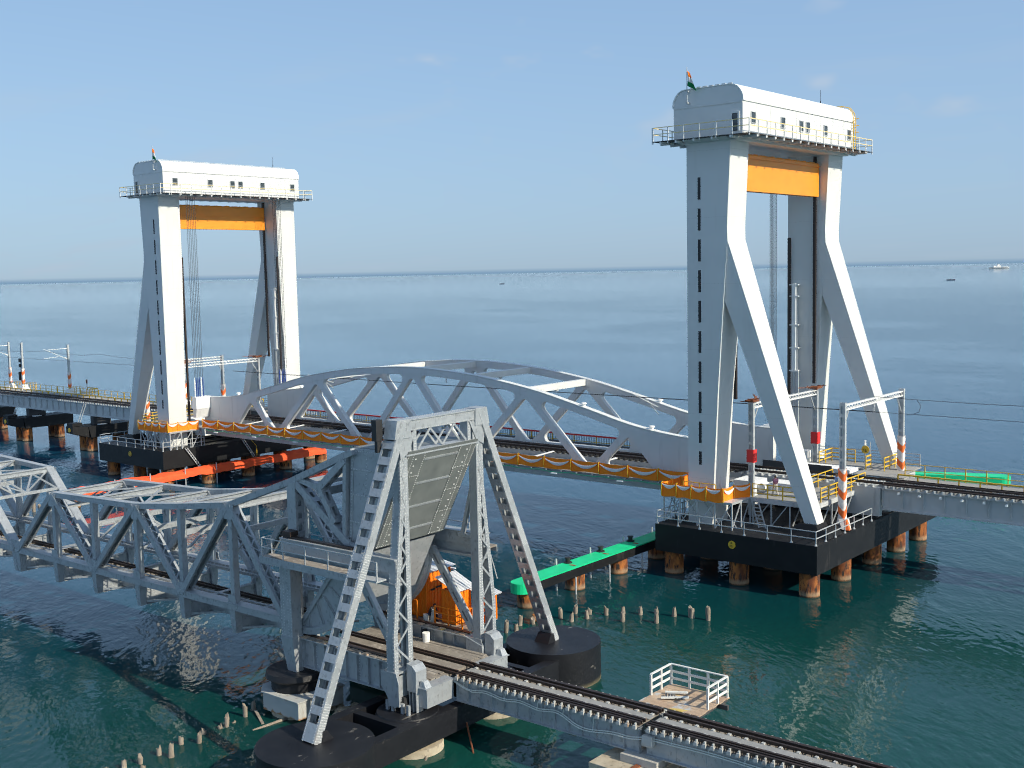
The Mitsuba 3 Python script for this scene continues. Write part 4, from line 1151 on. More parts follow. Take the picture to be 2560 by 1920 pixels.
def truss_leaf(t, mir, full=True):
    """mir(s): maps s of the near leaf (identity) or of its mirror image."""
    P = lambda s, tt, z: (mir(s), tt, z)
    tk = sorted(TP)
    for T_ in (-TT, TT):
        sgn = -1 if T_ < 0 else 1
        # chords
        segs = [tk[:3], tk[2:5], tk[4:6], tk[5:7]] if full else [tk[:3], tk[2:5], tk[4:6]]
        for sg_ in (segs):
            for a, b in zip(sg_[:-1], sg_[1:]):
                m = M().beam(P(a - 0.02, T_, TP[a]), P(b + 0.02, T_, TP[b]), 0.52, 0.36)
                for e in (-0.19, 0.19):
                    pass
                op('top_chord', m, 'm_silver', t)
        op('bottom_chord', M().box(*sorted((mir(-40.3), mir(-9.4))), T_ - 0.27, T_ + 0.27, ZB - 0.22, ZB + 0.20).box(*sorted((mir(-40.3), mir(-9.4))), T_ - 0.36, T_ + 0.36, ZB + 0.203, ZB + 0.23), 'm_silver', t)
        lat = M()
        # diagonals
        nodes = [((-40.0, ZB), (-34.85, 9.64), 'under'), ((-34.75, 9.6), (-29.75, ZB), 'lace'), ((-29.75, ZB), (-24.6, 9.95), 'under'), ((-24.4, 9.95), (-19.75, ZB), 'lace'), ((-19.75, ZB), (-14.75, 11.1), 'under'), ((-14.55, 11.1), (-9.75, ZB), 'lace')]
        for (a, za), (b, zb), kind in nodes:
            op('diagonal', laced(M(), P(a, T_, za), P(b, T_, zb), 0.62, 0.40, kind, 0.47 if kind == 'lace' else 0.5), 'm_silver', t)
        for s, z1 in ((-34.75, 9.5), (-29.75, 9.6), (-24.6, 9.8), (-19.75, 10.35), (-14.6, 11.0)):
            op('vertical', laced(M(), P(s, T_, ZB + 0.2), P(s, T_, z1), 0.36, 0.36, 'solid'), 'm_silver', t)
        # gussets
        for s in BS[:-1]:
            gm = M()
            gm.hexa([P(s - 0.55, T_ + sgn * 0.275, ZB - 0.2), P(s + 0.55, T_ + sgn * 0.275, ZB - 0.2), P(s + 0.3, T_ + sgn * 0.275, ZB + 0.75), P(s - 0.3, T_ + sgn * 0.275, ZB + 0.75)], [P(s - 0.55, T_ + sgn * 0.30, ZB - 0.2), P(s + 0.55, T_ + sgn * 0.30, ZB - 0.2), P(s + 0.3, T_ + sgn * 0.30, ZB + 0.75), P(s - 0.3, T_ + sgn * 0.30, ZB + 0.75)])
            op('gusset_plate', gm, 'm_silver', t)
        for s in (-34.8, -24.5, -14.65):
            gm = M()
            z = TP[s]
            gm.hexa([P(s - 0.6, T_ + sgn * 0.285, z + 0.1), P(s + 0.6, T_ + sgn * 0.285, z + 0.1), P(s + 0.35, T_ + sgn * 0.285, z - 0.85), P(s - 0.35, T_ + sgn * 0.285, z - 0.85)], [P(s - 0.6, T_ + sgn * 0.31, z + 0.1), P(s + 0.6, T_ + sgn * 0.31, z + 0.1), P(s + 0.35, T_ + sgn * 0.31, z - 0.85), P(s - 0.35, T_ + sgn * 0.31, z - 0.85)])
            op('gusset_plate', gm, 'm_silver', t)
        # hangers below the chord
        for s in BS[:-1]:
            hm = M().hexa([P(s - 0.26, T_ - 0.3, 4.72), P(s + 0.26, T_ - 0.3, 4.72), P(s + 0.26, T_ + 0.3, 4.72), P(s - 0.26, T_ + 0.3, 4.72)][::-1], [P(s - 0.19, T_ - 0.2, 3.3), P(s + 0.19, T_ - 0.2, 3.3), P(s + 0.19, T_ + 0.2, 3.3), P(s - 0.19, T_ + 0.2, 3.3)][::-1])
            for z in (3.75, 4.2):
                hm.box(*sorted((mir(s - 0.25), mir(s + 0.25))), T_ - 0.29, T_ + 0.29, z, z + 0.05)
            op('hanger', hm, 'm_silver', t)
    for s in BS[:-1]:
        fb = M().box(*sorted((mir(s) - 0.03, mir(s) + 0.03)), -2.55, 2.55, 3.32, 4.3).box(mir(s) - 0.18, mir(s) + 0.18, -2.55, 2.55, 4.301, 4.34).box(mir(s) - 0.18, mir(s) + 0.18, -2.55, 2.55, 3.28, 3.319)
        for e in (-1, 1):
            fb.hexa([(mir(s) - 0.04, e * 2.57, 3.3), (mir(s) + 0.04, e * 2.57, 3.3), (mir(s) + 0.04, e * 2.57, 4.7), (mir(s) - 0.04, e * 2.57, 4.7)], [(mir(s) - 0.04, e * 1.7, 3.3), (mir(s) + 0.04, e * 1.7, 3.3), (mir(s) + 0.04, e * 1.9, 3.9), (mir(s) - 0.04, e * 1.9, 3.9)])
        op('floor_beam', fb, 'm_silver', t)
    for e in (-0.95, 0.95):
        op('stringer', M().box(*sorted((mir(-40.2), mir(-9.4))), e - 0.12, e + 0.12, 3.42, 3.98), 'm_silver', t)
    a, b = sorted((mir(-40.2), mir(-9.4)))
    n = int((b - a) / 0.62)
    for k in range(n):
        x = a + 0.3 + k * 0.62
        op('sleeper', M().box(x - 0.1, x + 0.1, -1.35, 1.35, 3.982, 4.10), 'm_deckold', t)
    for e in (-0.87, 0.87, -0.57, 0.57):
        op('rail', M().box(a, b, e - 0.045, e + 0.045, 4.102, 4.27), 'm_rail', t)
    ll = M()
    for k in range(len(BS) - 1):
        ll.beam(P(BS[k], -2.6, 3.5), P(BS[k + 1], 2.6, 3.5), 0.12, 0.12).beam(P(BS[k], 2.6, 3.48), P(BS[k + 1], -2.6, 3.48), 0.12, 0.12)
        for j in range(12):
            u = BS[k] + (BS[k + 1] - BS[k]) * (j + 0.5) / 12
            ll.beam(P(u - 0.2, -TT + 0.36, ZB + 0.22), P(u + 0.2, -TT + 0.75, ZB + 0.22), 0.05, 0.02).beam(P(u - 0.2, TT - 0.36, ZB + 0.22), P(u + 0.2, TT - 0.75, ZB + 0.22), 0.05, 0.02)
        ll.beam(P(BS[k], -TT + 0.78, ZB + 0.2), P(BS[k + 1], -TT + 0.78, ZB + 0.2), 0.08, 0.05).beam(P(BS[k], TT - 0.78, ZB + 0.2), P(BS[k + 1], TT - 0.78, ZB + 0.2), 0.08, 0.05)
    op('lower_bracing', ll, 'm_silver', t)
    for s in (-34.8, -29.75, -24.5, -19.7, -14.65):
        z = TP[s]
        m = M()
        m.box(mir(s) - 0.16, mir(s) + 0.16, -2.57, 2.57, z + 0.08, z + 0.15)
        m.box(mir(s) - 0.16, mir(s) + 0.16, -2.57, 2.57, z - 0.33, z - 0.27).box(mir(s) - 0.02, mir(s) + 0.02, -2.57, 2.57, z - 0.269, z + 0.079)
        op('top_strut', m, 'm_silver', t)
        if s > -34:
            op('sway_frame', M().box(mir(s) - 0.1, mir(s) + 0.1, -2.6, 2.6, z - 1.9, z - 1.55).beam((mir(s), -2.6, z - 2.9), (mir(s), -1.2, z - 1.9), 0.14, 0.14, (1, 0, 0)).beam((mir(s), 2.6, z - 2.9), (mir(s), 1.2, z - 1.9), 0.14, 0.14, (1, 0, 0)), 'm_silver', t)
    xb = M()
    for a, b in zip((-34.8, -29.75, -24.5, -19.7), (-29.75, -24.5, -19.7, -14.65)):
        xb.beam(P(a, -2.6, TP[a] + 0.03), P(b, 2.6, TP[b] + 0.03), 0.14, 0.09).beam(P(a, 2.6, TP[a] - 0.08), P(b, -2.6, TP[b] - 0.08), 0.14, 0.09)
    op('top_bracing', xb, 'm_silver', t)
    # inclined end portal
    pm = M()
    A0, B0 = np.array([-39.6, ZB + 0.6]), np.array([-34.85, 9.64])
    E = lambda f: A0 + (B0 - A0) * f
    for f in (0.97, 0.66):
        e = E(f); pm.beam(P(e[0], -2.57, e[1]), P(e[0], 2.57, e[1]), 0.2, 0.22)
    for k in range(4):
        ya, yb = -2.5 + 5 * k / 4, -2.5 + 5 * (k + 1) / 4
        e0, e1 = (E(0.96), E(0.67)) if k % 2 else (E(0.67), E(0.96))
        pm.beam(P(e0[0], ya, e0[1]), P(e1[0], yb, e1[1]), 0.13, 0.1, (0, 0, 1))
    e0, e1 = E(0.96), E(0.67)
    pm.beam(P(e0[0] , -2.5, e0[1]), P(e1[0], 0, e1[1]), 0.1, 0.08).beam(P(e0[0], 2.5, e0[1]), P(e1[0], 0, e1[1]), 0.1, 0.08)
    op('end_portal', pm, 'm_silver', t)


leaf = thing('rolling_lift_leaf', 'nearer leaf of the old silver lift bridge, carrying the big counterweight box', 'lift bridge leaf', 'leaves of the old rolling lift bridge')
truss_leaf(leaf, lambda s: s)
leaf2 = thing('rolling_lift_leaf', 'farther leaf of the old silver lift bridge, cut off by the left edge', 'lift bridge leaf', 'leaves of the old rolling lift bridge')
truss_leaf(leaf2, lambda s: -80.5 - s, False)

# heel of the near leaf: posts, struts, segments and counterweight
for T_ in (-TT, TT):
    sgn = -1 if T_ < 0 else 1
    op('heel_post', laced(M(), (-8.75, T_, 8.6), (-8.75, T_, 13.15), 0.56, 0.72, 'batten', 0.7), 'm_silver', leaf)
    op('heel_post', laced(M(), (-9.0, T_, 4.9), (-9.0, T_, 8.6), 0.5, 0.5, 'batten', 0.7), 'm_silver', leaf)
    op('strut', laced(M(), (-8.45, T_, 13.1), (-3.9, T_, 9.9), 0.5, 0.42, 'batten', 0.7), 'm_silver', leaf)
    op('strut', laced(M(), (-4.35, T_, 14.8), (-6.45, T_, 13.05), 0.5, 0.40, 'batten', 0.8), 'm_silver', leaf)
    op('strut', M().beam((-8.4, T_, 13.35), (-6.4, T_, 13.0), 0.42, 0.30), 'm_silver', leaf)
    op('strut', laced(M(), (-6.45, T_, 13.0), (-5.3, T_, 11.2), 0.5, 0.36, 'batten', 0.75), 'm_silver', leaf)
    op('strut', M().beam((-4.35, T_, 14.9), (-4.6, T_, 10.4), 0.42, 0.26, (1, 0, 0)), 'm_silver', leaf)
    arc = [(-8.2 + 4.35 * math.sin(a), 8.85 - 4.35 * math.cos(a)) for a in np.linspace(-0.10, 1.68, 26)]
    seg = Polygon(arc + [(-3.7, 10.0), (-4.6, 10.05), (-5.4, 8.6), (-8.55, 4.75)])
    op('segment_web', M().prism(seg, 'y', T_ - 0.10, T_ + 0.10), 'm_silver', leaf)
    inner = [(-8.2 + 4.0 * math.sin(a), 8.85 - 4.0 * math.cos(a)) for a in np.linspace(-0.06, 1.68, 26)]
    rim = Polygon(arc + inner[::-1])
    op('segment_rim', M().prism(rim.buffer(0.02), 'y', T_ - 0.30, T_ - 0.101).prism(rim.buffer(0.02), 'y', T_ + 0.101, T_ + 0.30), 'm_silver', leaf)
    st = M()
    for a in (0.12, 0.42, 0.72, 1.02, 1.32):
        c, d_ = math.sin(a), -math.cos(a)
        for off in (0.07, -0.07):
            st.beam((-8.2 + 2.6 * c + off, T_ + sgn * 0.13, 8.85 + 2.6 * d_), (-8.2 + 3.95 * c + off, T_ + sgn * 0.13, 8.85 + 3.95 * d_), 0.06, 0.06, (0, 1, 0))
    st.beam((-8.55, T_ + sgn * 0.16, 4.85), (-5.35, T_ + sgn * 0.16, 8.75), 0.12, 0.26, (0.78, 0, -0.62))
    op('segment_stiffener', st, 'm_silver', leaf)
cwp = Polygon([(-3.95, 15.48), (0.22, 15.55), (-2.55, 10.05), (-3.2, 9.85), (-4.45, 10.1), (-4.05, 14.8)])
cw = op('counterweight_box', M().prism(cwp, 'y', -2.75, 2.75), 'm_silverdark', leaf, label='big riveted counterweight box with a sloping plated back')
for T_ in (-2.75, 2.75):
    sgn = -1 if T_ < 0 else 1
    y0, y1 = sorted((T_ + sgn * 0.002, T_ + sgn * 0.035))
    op('side_plate', M().prism(Polygon([(-3.98, 15.45), (0.15, 15.5), (-2.6, 10.08), (-4.5, 10.12), (-4.08, 14.8)]), 'y', y0, y1), 'm_silver', cw)
    y2, y3 = sorted((T_ + sgn * 0.036, T_ + sgn * 0.075))
    ba = M()
    for z in (11.4, 12.9, 14.3):
        xa, xb = np.interp(z, [10.1, 14.8], [-4.4, -4.02]), np.interp(z, [10.08, 15.5], [-2.65, 0.05])
        ba.box(xa, xb, y2, y3, z - 0.06, z + 0.06)
    ba.prism(Polygon([(-4.0, 15.12), (0.0, 15.18), (0.15, 15.48), (-4.02, 15.43)]), 'y', y2, y3)
    ba.hexa([(-4.45, y2, 10.15), (-4.22, y2, 10.15), (-3.85, y2, 15.1), (-4.08, y2, 15.1)], [(-4.45, y3, 10.15), (-4.22, y3, 10.15), (-3.85, y3, 15.1), (-4.08, y3, 15.1)])
    op('side_strap', ba, 'm_silver', cw)
    rv = M()
    ys = T_ + sgn * 0.076
    for z in (11.4, 12.9, 14.3):
        xa, xb = np.interp(z, [10.1, 14.8], [-4.4, -4.02]), np.interp(z, [10.08, 15.5], [-2.65, 0.05])
        rivets(rv, (xa, ys, z), (xb, ys, z), (0, sgn, 0), 0.2)
    rivets(rv, (-4.33, ys, 10.2), (-3.97, ys, 15.0), (0, sgn, 0), 0.17)
    rivets(rv, (-4.0, ys, 15.28), (0.0, ys, 15.34), (0, sgn, 0), 0.17)
    for x in (-2.9,):
        rivets(rv, (x - 0.3, T_ + sgn * 0.036, 10.2), (x, T_ + sgn * 0.036, 15.1), (0, sgn, 0), 0.2)
    op('rivets', rv, 'm_rivet', cw, kind='stuff')
# plated back: two columns of dark bolted plates on a paler middle
bk0, bk1 = np.array([0.22, 15.55]), np.array([-2.55, 10.05])
bd = (bk1 - bk0) / np.linalg.norm(bk1 - bk0); bn = np.array([-bd[1], bd[0]]) * 1.0
if bn[0] < 0: bn = -bn
LB = np.linalg.norm(bk1 - bk0)
rv = M()
def backpt(u, y, o=0.0):
    p = bk0 + bd * u + bn * o
    return np.array([p[0], y, p[1]])
def backbox(u0, u1, y0, y1, o0, o1):
    return M().hexa([backpt(u0, y0, o0), backpt(u1, y0, o0), backpt(u1, y1, o0), backpt(u0, y1, o0)], [backpt(u0, y0, o1), backpt(u1, y0, o1), backpt(u1, y1, o1), backpt(u0, y1, o1)])
n3 = np.array([bn[0], 0, bn[1]])
for (ya, yb) in ((-2.72, -1.35), (1.35, 2.72)):
    for k in range(4):
        u0, u1 = 0.25 + k * (LB - 0.3) / 4, 0.25 + (k + 1) * (LB - 0.3) / 4 - 0.03
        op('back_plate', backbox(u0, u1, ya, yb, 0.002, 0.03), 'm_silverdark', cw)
        for yy in (ya + 0.06, yb - 0.06, (yb - 0.45 if ya > 0 else ya + 0.45)):
            rivets(rv, backpt(u0, yy, 0.03), backpt(u1, yy, 0.03), n3, 0.13, 0.026)
        rivets(rv, backpt(u1 - 0.04, ya, 0.03), backpt(u1 - 0.04, yb, 0.03), n3, 0.13, 0.026)
        for q in range(3):
            rivets(rv, backpt(u0 + 0.3 + q * 0.42, (ya + yb) / 2, 0.03), backpt(u0 + 0.301 + q * 0.42, (ya + yb) / 2, 0.03), n3, 0.5, 0.05, 0.04)
for k in range(4):
    op('back_strap', backbox(0.6 + k * 1.55, 0.72 + k * 1.55, -1.33, 1.33, 0.002, 0.035), 'm_silver', cw)
op('rivets', rv, 'm_rivet', cw, kind='stuff', label='rows of rivets on the sloping back')
op('tail_plate', M().hexa([(-3.2, -2.45, 9.84), (-2.95, -2.45, 9.84), (-2.95, 2.45, 9.84), (-3.2, 2.45, 9.84)], [(-4.9, -2.45, 6.6), (-4.65, -2.45, 6.6), (-4.65, 2.45, 6.6), (-4.9, 2.45, 6.6)]), 'm_silver', leaf)
hr = M()
for T_ in (-2.45, 2.45):
    pass
for s, z in ((-8.6, 13.0), (-6.4, 12.9), (-4.5, 14.9)):
    hr.box(s - 0.2, s + 0.2, -2.55, 2.55, z - 0.3, z + 0.15)
hr.beam((-8.5, -2.5, 12.9), (-4.6, 2.5, 13.6), 0.2, 0.16).beam((-8.5, 2.5, 12.8), (-4.6, -2.5, 13.4), 0.2, 0.16).box(-6.2, -5.2, -1.2, 1.2, 12.2, 13.2)
op('heel_bracing', hr, 'm_silver', leaf)
mc = M().box(-7.6, -5.6, -1.0, 1.2, 9.0, 10.3).cyl((-6.8, -1.4, 10.2), (-6.8, 1.6, 10.2), 0.55, n=18).cyl((-5.7, -1.8, 10.0), (-5.7, 1.8, 10.0), 0.3, n=14)
op('operating_machinery', mc, 'm_silver', leaf)
op('platform', M().box(-8.7, -3.6, -2.5, 2.5, 8.85, 8.95), 'm_deckold', leaf)
op('platform_railing', M().rail([(-8.3, -2.3, 8.95), (-4.8, -2.3, 8.95)], 1.1, 0.025, 1.3), 'm_galv', leaf)

# ---------------------------------------------------------------- fixed tower of the old bridge
tw = thing('portal_tower', 'riveted silver portal frame with raking side legs standing over the old track', 'bridge tower')
for sgn in (-1, 1):
    near = sgn < 0
    f = lambda t: t * sgn                           # t measured outwards
    zi = [2.3, 6.0, 13.0, 16.4]; to = [4.12, 4.12, 3.32, 3.28]
    B = lambda t0, t1: sorted((f(t0), f(t1)))
    # inner column: channel pair; outer column leaning in
    inn = M().box(-0.50, 0.06, *B(2.72, 2.80), 2.3, 16.6).box(-0.10, 0.06, *B(2.801, 3.06), 2.3, 16.6).box(-0.50, -0.34, *B(2.801, 3.06), 2.3, 16.6)
    op('column', inn, 'm_silver', tw)
    out = M()
    for k in range(3):
        for s0, s1 in ((-0.50, 0.06),):
            out.hexa(ring(s0, s1, *B(to[k] - 0.30, to[k]), zi[k]), ring(s0, s1, *B(to[k + 1] - 0.30, to[k + 1]), zi[k + 1]))
    op('column', out, 'm_silver', tw)
    lc = M()
    for sx in (0.075, -0.515):
        k = 0; z = 3.4
        while z < 15.2:
            h = np.interp(z, [3, 7, 13], [1.05, 0.95, 0.55])
            ti, t0, t1 = 2.92, np.interp(z, zi, to) - 0.15, np.interp(z + h, zi, to) - 0.15
            a, b = ((f(ti), z), (f(t1), z + h)) if k % 2 else ((f(t0), z), (f(ti), z + h))
            lc.beam((sx, *a), (sx, *b), 0.11, 0.03, (1, 0, 0)); z += h; k += 1
    op('lacing', lc, 'm_silver', tw)
    # raking leg
    p0, p1 = np.array([-0.22, f(9.66), 2.25]), np.array([-0.22, f(3.02), 17.15])
    D = p1 - p0; L = np.linalg.norm(D); D /= L
    nrm = np.cross(D, (1, 0, 0)); nrm /= np.linalg.norm(nrm)
    if nrm[1] * sgn < 0: nrm = -nrm                  # outward
    lg = M()
    for s in (-0.43, 0.43):
        lg.beam(p0 + (s, 0, 0), p1 + (s, 0, 0), 0.05, 0.46, nrm)
        for e in (-1, 1):
            lg.beam(p0 + (s * 0.86, 0, 0) + nrm * e * 0.21, p1 + (s * 0.86, 0, 0) + nrm * e * 0.21, 0.12, 0.035, nrm)
    lk = op('raking_leg', lg, 'm_silver', tw)
    bt = M()
    for e in (-1, 1):
        u = 0.0
        while u < L - 0.3:
            solid = 0.9 if u < 0.5 else (2.0 if 7.3 < u < 7.9 else 0.42)
            bt.beam(p0 + D * u + nrm * e * 0.245, p0 + D * min(u + solid, L) + nrm * e * 0.245, 0.84, 0.022, nrm)
            u += solid + 0.42
    op('batten_plate', bt, 'm_silver', lk)
    rvl = M()
    for s in (0.456,):
        for w in (-0.17, -0.09, 0.0, 0.09, 0.17):
            rivets(rvl, p0 + (s, 0, 0) + nrm * w, p0 + D * 1.9 + (s, 0, 0) + nrm * w, (1, 0, 0), 0.12, 0.03)
            rivets(rvl, p0 + D * 7.2 + (s, 0, 0) + nrm * w, p0 + D * 9.3 + (s, 0, 0) + nrm * w, (1, 0, 0), 0.12, 0.03)
        for w in (-0.19, 0.19):
            rivets(rvl, p0 + D * 2 + (s, 0, 0) + nrm * w, p1 + (s, 0, 0) + nrm * w, (1, 0, 0), 0.24, 0.024)
    for w in (-0.36, 0.36):
        if near:
            rivets(rvl, p0 + (w, 0, 0) + nrm * 0.257, p0 + D * 2.0 + (w, 0, 0) + nrm * 0.257, nrm, 0.14, 0.028)
            rivets(rvl, p0 + D * 7.4 + (w, 0, 0) + nrm * 0.257, p0 + D * 9.4 + (w, 0, 0) + nrm * 0.257, nrm, 0.14, 0.028)
    op('rivets', rvl, 'm_rivet', lk, kind='stuff')
    rvc = M()
    for z0, t_ in ((2.6, 2.86), (2.6, 3.0)):
        rivets(rvc, (0.062, f(t_), z0), (0.062, f(t_), 16.4), (1, 0, 0), 0.15, 0.03)
    for k in range(3):
        for w in (0.07, 0.23):
            rivets(rvc, (0.062, f(to[k] - w), zi[k]), (0.062, f(to[k + 1] - w), zi[k + 1]), (1, 0, 0), 0.17, 0.028)
    if near:
        for k in range(3):
            for x in (-0.44, 0.0):
                rivets(rvc, (x, f(to[k] + 0.002), zi[k]), (x, f(to[k + 1] + 0.002), zi[k + 1]), (0, -1, 0), 0.2, 0.026)
    op('rivets', rvc, 'm_rivet', tw, kind='stuff')
    # post base with stepped casting
    bs = M().prism(Polygon([(-0.95, 4.15), (0.16, 4.15), (0.34, 3.6), (0.34, 2.4), (-0.25, 2.4), (-0.62, 2.95), (-0.95, 3.3)]), 'y', *B(4.121, 4.16))
    bs.prism(Polygon([(-0.95, 4.15), (0.16, 4.15), (0.34, 3.6), (0.34, 2.4), (-0.25, 2.4), (-0.62, 2.95), (-0.95, 3.3)]), 'y', *B(2.62, 2.66))
    bs.box(-0.5, 0.30, *B(2.67, 4.12), 2.36, 2.46).box(-0.88, 0.14, *B(2.67, 4.12), 4.02, 4.12)
    bs.box(0.065, 0.09, *B(2.7, 4.1), 2.5, 3.9)
    op('post_base', bs, 'm_silver', tw)
    bs = M().prism(Polygon([(0.36, 3.1), (0.98, 3.1), (1.02, 4.22), (0.74, 4.5), (0.36, 4.56)]), 'y', *B(2.75, 3.55))
    op('bearing_housing', bs, 'm_silver', tw)
    bs = M().box(0.9, 1.52, *B(1.25, 3.3), 2.3, 3.3).box(0.84, 1.58, *B(1.2, 3.4), 3.301, 3.36).hexa(ring(1.0, 1.5, *B(2.9, 3.35), 3.36), ring(1.1, 1.3, *B(2.95, 3.3), 3.7))
    op('end_stub', bs, 'm_silver', tw)
    bs = M()
    for x in (0.42, 0.66, 0.9):
        bs.box(x, x + 0.05, *B(3.0, 3.5), 2.0, 3.09)
    op('base_strut', bs, 'm_silver', tw)
    ft = M()
    for x in (-0.75, -0.35, 0.35, 0.75):
        for t_ in (2.7, 3.9):
            ft.box(x - 0.08, x + 0.08, *B(t_ - 0.08, t_ + 0.08), 1.98, 2.5)
    op('anchor_bolts', ft, 'm_silver', tw)
    op('brace', laced(M(), (-0.75, f(3.0), 4.6), (-3.75, f(3.0), 8.85), 0.40, 0.30, 'batten', 1.1, tv=np.cross((-0.577, 0, 0.817), (0, 1, 0))), 'm_silver', tw)
    # left post at the heel
    po = M().hexa(ring(-9.15, -8.2, *B(3.2, 3.9), 4.4), ring(-9.15, -8.2, *B(3.2, 3.9), 8.6)).hexa(ring(-8.85, -8.1, *B(3.3, 3.8), 2.4), ring(-9.2, -8.15, *B(3.15, 3.95), 4.399))
    op('heel_support', po, 'm_silver', tw)
    rvp = M()
    for x in (-9.08, -8.85, -8.5, -8.27):
        rivets(rvp, (x, f(3.903), 4.5), (x, f(3.903), 8.5), (0, sgn, 0), 0.17, 0.028)
    op('rivets', rvp, 'm_rivet', tw, kind='stuff')
    # rack beam with walkway
    op('rack_beam', M().box(-9.1, 0.0, *B(3.25, 3.75), 9.28, 9.98).box(-9.1, 0.0, *B(3.15, 3.85), 8.62, 8.76).box(-9.1, 0.0, *B(3.15, 3.85), 9.981, 10.05).box(-9.0, 0.0, *B(3.45, 3.52), 8.761, 9.279), 'm_silver', tw)
    op('rack', M().box(-9.0, -3.4, *B(3.35, 3.65), 10.051, 10.17).box(-8.9, -8.2, *B(3.2, 3.8), 10.171, 10.45), 'm_rail', tw)
    op('bracket_walkway', M().box(-9.7, -2.2 if near else -0.3, *B(3.87, 4.75), 9.02, 9.10), 'm_deckold', tw)
    op('walkway_edge', M().box(-9.7, -2.2 if near else -0.3, *B(4.751, 4.80), 8.72, 9.12), 'm_silver', tw)
    pts = [(-9.6, f(4.0), 9.1), (-9.6, f(4.7), 9.1), (-2.3, f(4.7), 9.1)]
    op('walkway_railing', M().rail(pts, 1.05, 0.022, 1.85, (0.5,), 0.028), 'm_galv', tw)
    if near:
        op('walkway_stub', M().box(-2.1, -0.6, *B(3.87, 4.6), 8.9, 8.98).rail([(-2.1, f(4.55), 8.98), (-0.6, f(4.55), 8.98)], 1.0, 0.02, 1.5), 'm_galv', tw)
    else:
        op('ladder', M().tube([(-2.4, 4.9, 10.2), (-2.0, 5.2, 6.9)], 0.03).tube([(-1.9, 4.9, 10.2), (-1.5, 5.2, 6.9)], 0.03).tube([(-1.0, 4.8, 9.0), (-0.6, 5.1, 7.0)], 0.03), 'm_galv', tw)
        op('far_brace', M().beam((-0.3, f(3.0), 9.9), (-1.6, f(3.0), 9.9), 0.2, 0.2).beam((-0.45, f(3.0), 13.0), (-1.3, f(3.0), 10.0), 0.25, 0.2), 'm_silver', tw)
# portal beam
pb = M().box(-0.5, 0.12, -2.9, 2.9, 16.62, 17.16).box(-0.58, 0.20, -3.45, 3.45, 17.161, 17.22).box(-0.55, 0.16, -2.9, 2.9, 15.32, 15.40).box(-0.5, 0.10, -2.9, 2.9, 15.401, 15.56)
op('portal_beam', pb, 'm_silver', tw)
la = M()
for k in range(4):
    y0, y1 = -1.9 + 0.95 * k, -1.9 + 0.95 * (k + 1)
    z0, z1 = (15.6, 16.6) if k % 2 == 0 else (16.6, 15.6)
    for sx in (0.06, -0.44):
        la.beam((sx, y0, z0), (sx, y1, z1), 0.12, 0.05, (1, 0, 0))
for y in (-2.55, -2.15, 2.15, 2.55):
    la.box(-0.46, 0.09, y - 0.13, y + 0.13, 15.561, 16.619)
op('portal_lattice', la, 'm_silver', tw)
for s_ in (-1, 1):
    cr = M()
    cr.hexa(ring(-0.6, 0.22, *sorted((s_ * 2.55, s_ * 3.75)), 16.3), ring(-0.6, 0.22, *sorted((s_ * 2.6, s_ * 3.55)), 17.26))
    cr.hexa([(0.125, s_ * 2.7, 15.5), (0.125, s_ * 3.3, 15.2), (0.125, s_ * 3.4, 16.3), (0.125, s_ * 2.1, 16.62)], [(0.15, s_ * 2.7, 15.5), (0.15, s_ * 3.3, 15.2), (0.15, s_ * 3.4, 16.3), (0.15, s_ * 2.1, 16.62)])
    op('corner_casting', cr, 'm_silver', tw)
rv = M()
for z in (15.44, 15.52, 16.66, 17.1):
    rivets(rv, (0.125 if z > 16 else 0.105, -2.8, z), (0.125 if z > 16 else 0.105, 2.8, z), (1, 0, 0), 0.14, 0.028)
for y in (-2.6, -2.5, -2.2, -2.1, 2.1, 2.2, 2.5, 2.6):
    rivets(rv, (0.092, y, 15.6), (0.092, y, 16.6), (1, 0, 0), 0.13, 0.028)
for y in np.arange(-3.3, 3.4, 0.4):
    rivets(rv, (-0.5, y, 17.222), (0.15, y, 17.222), (0, 0, 1), 0.16, 0.03)
op('rivets', rv, 'm_rivet', tw, kind='stuff')
op('end_plate', M().box(-1.05, -0.7, -4.15, -3.7, 16.2, 17.3).box(-0.95, -0.75, -4.05, -3.75, 15.6, 16.2), 'm_dark', tw)

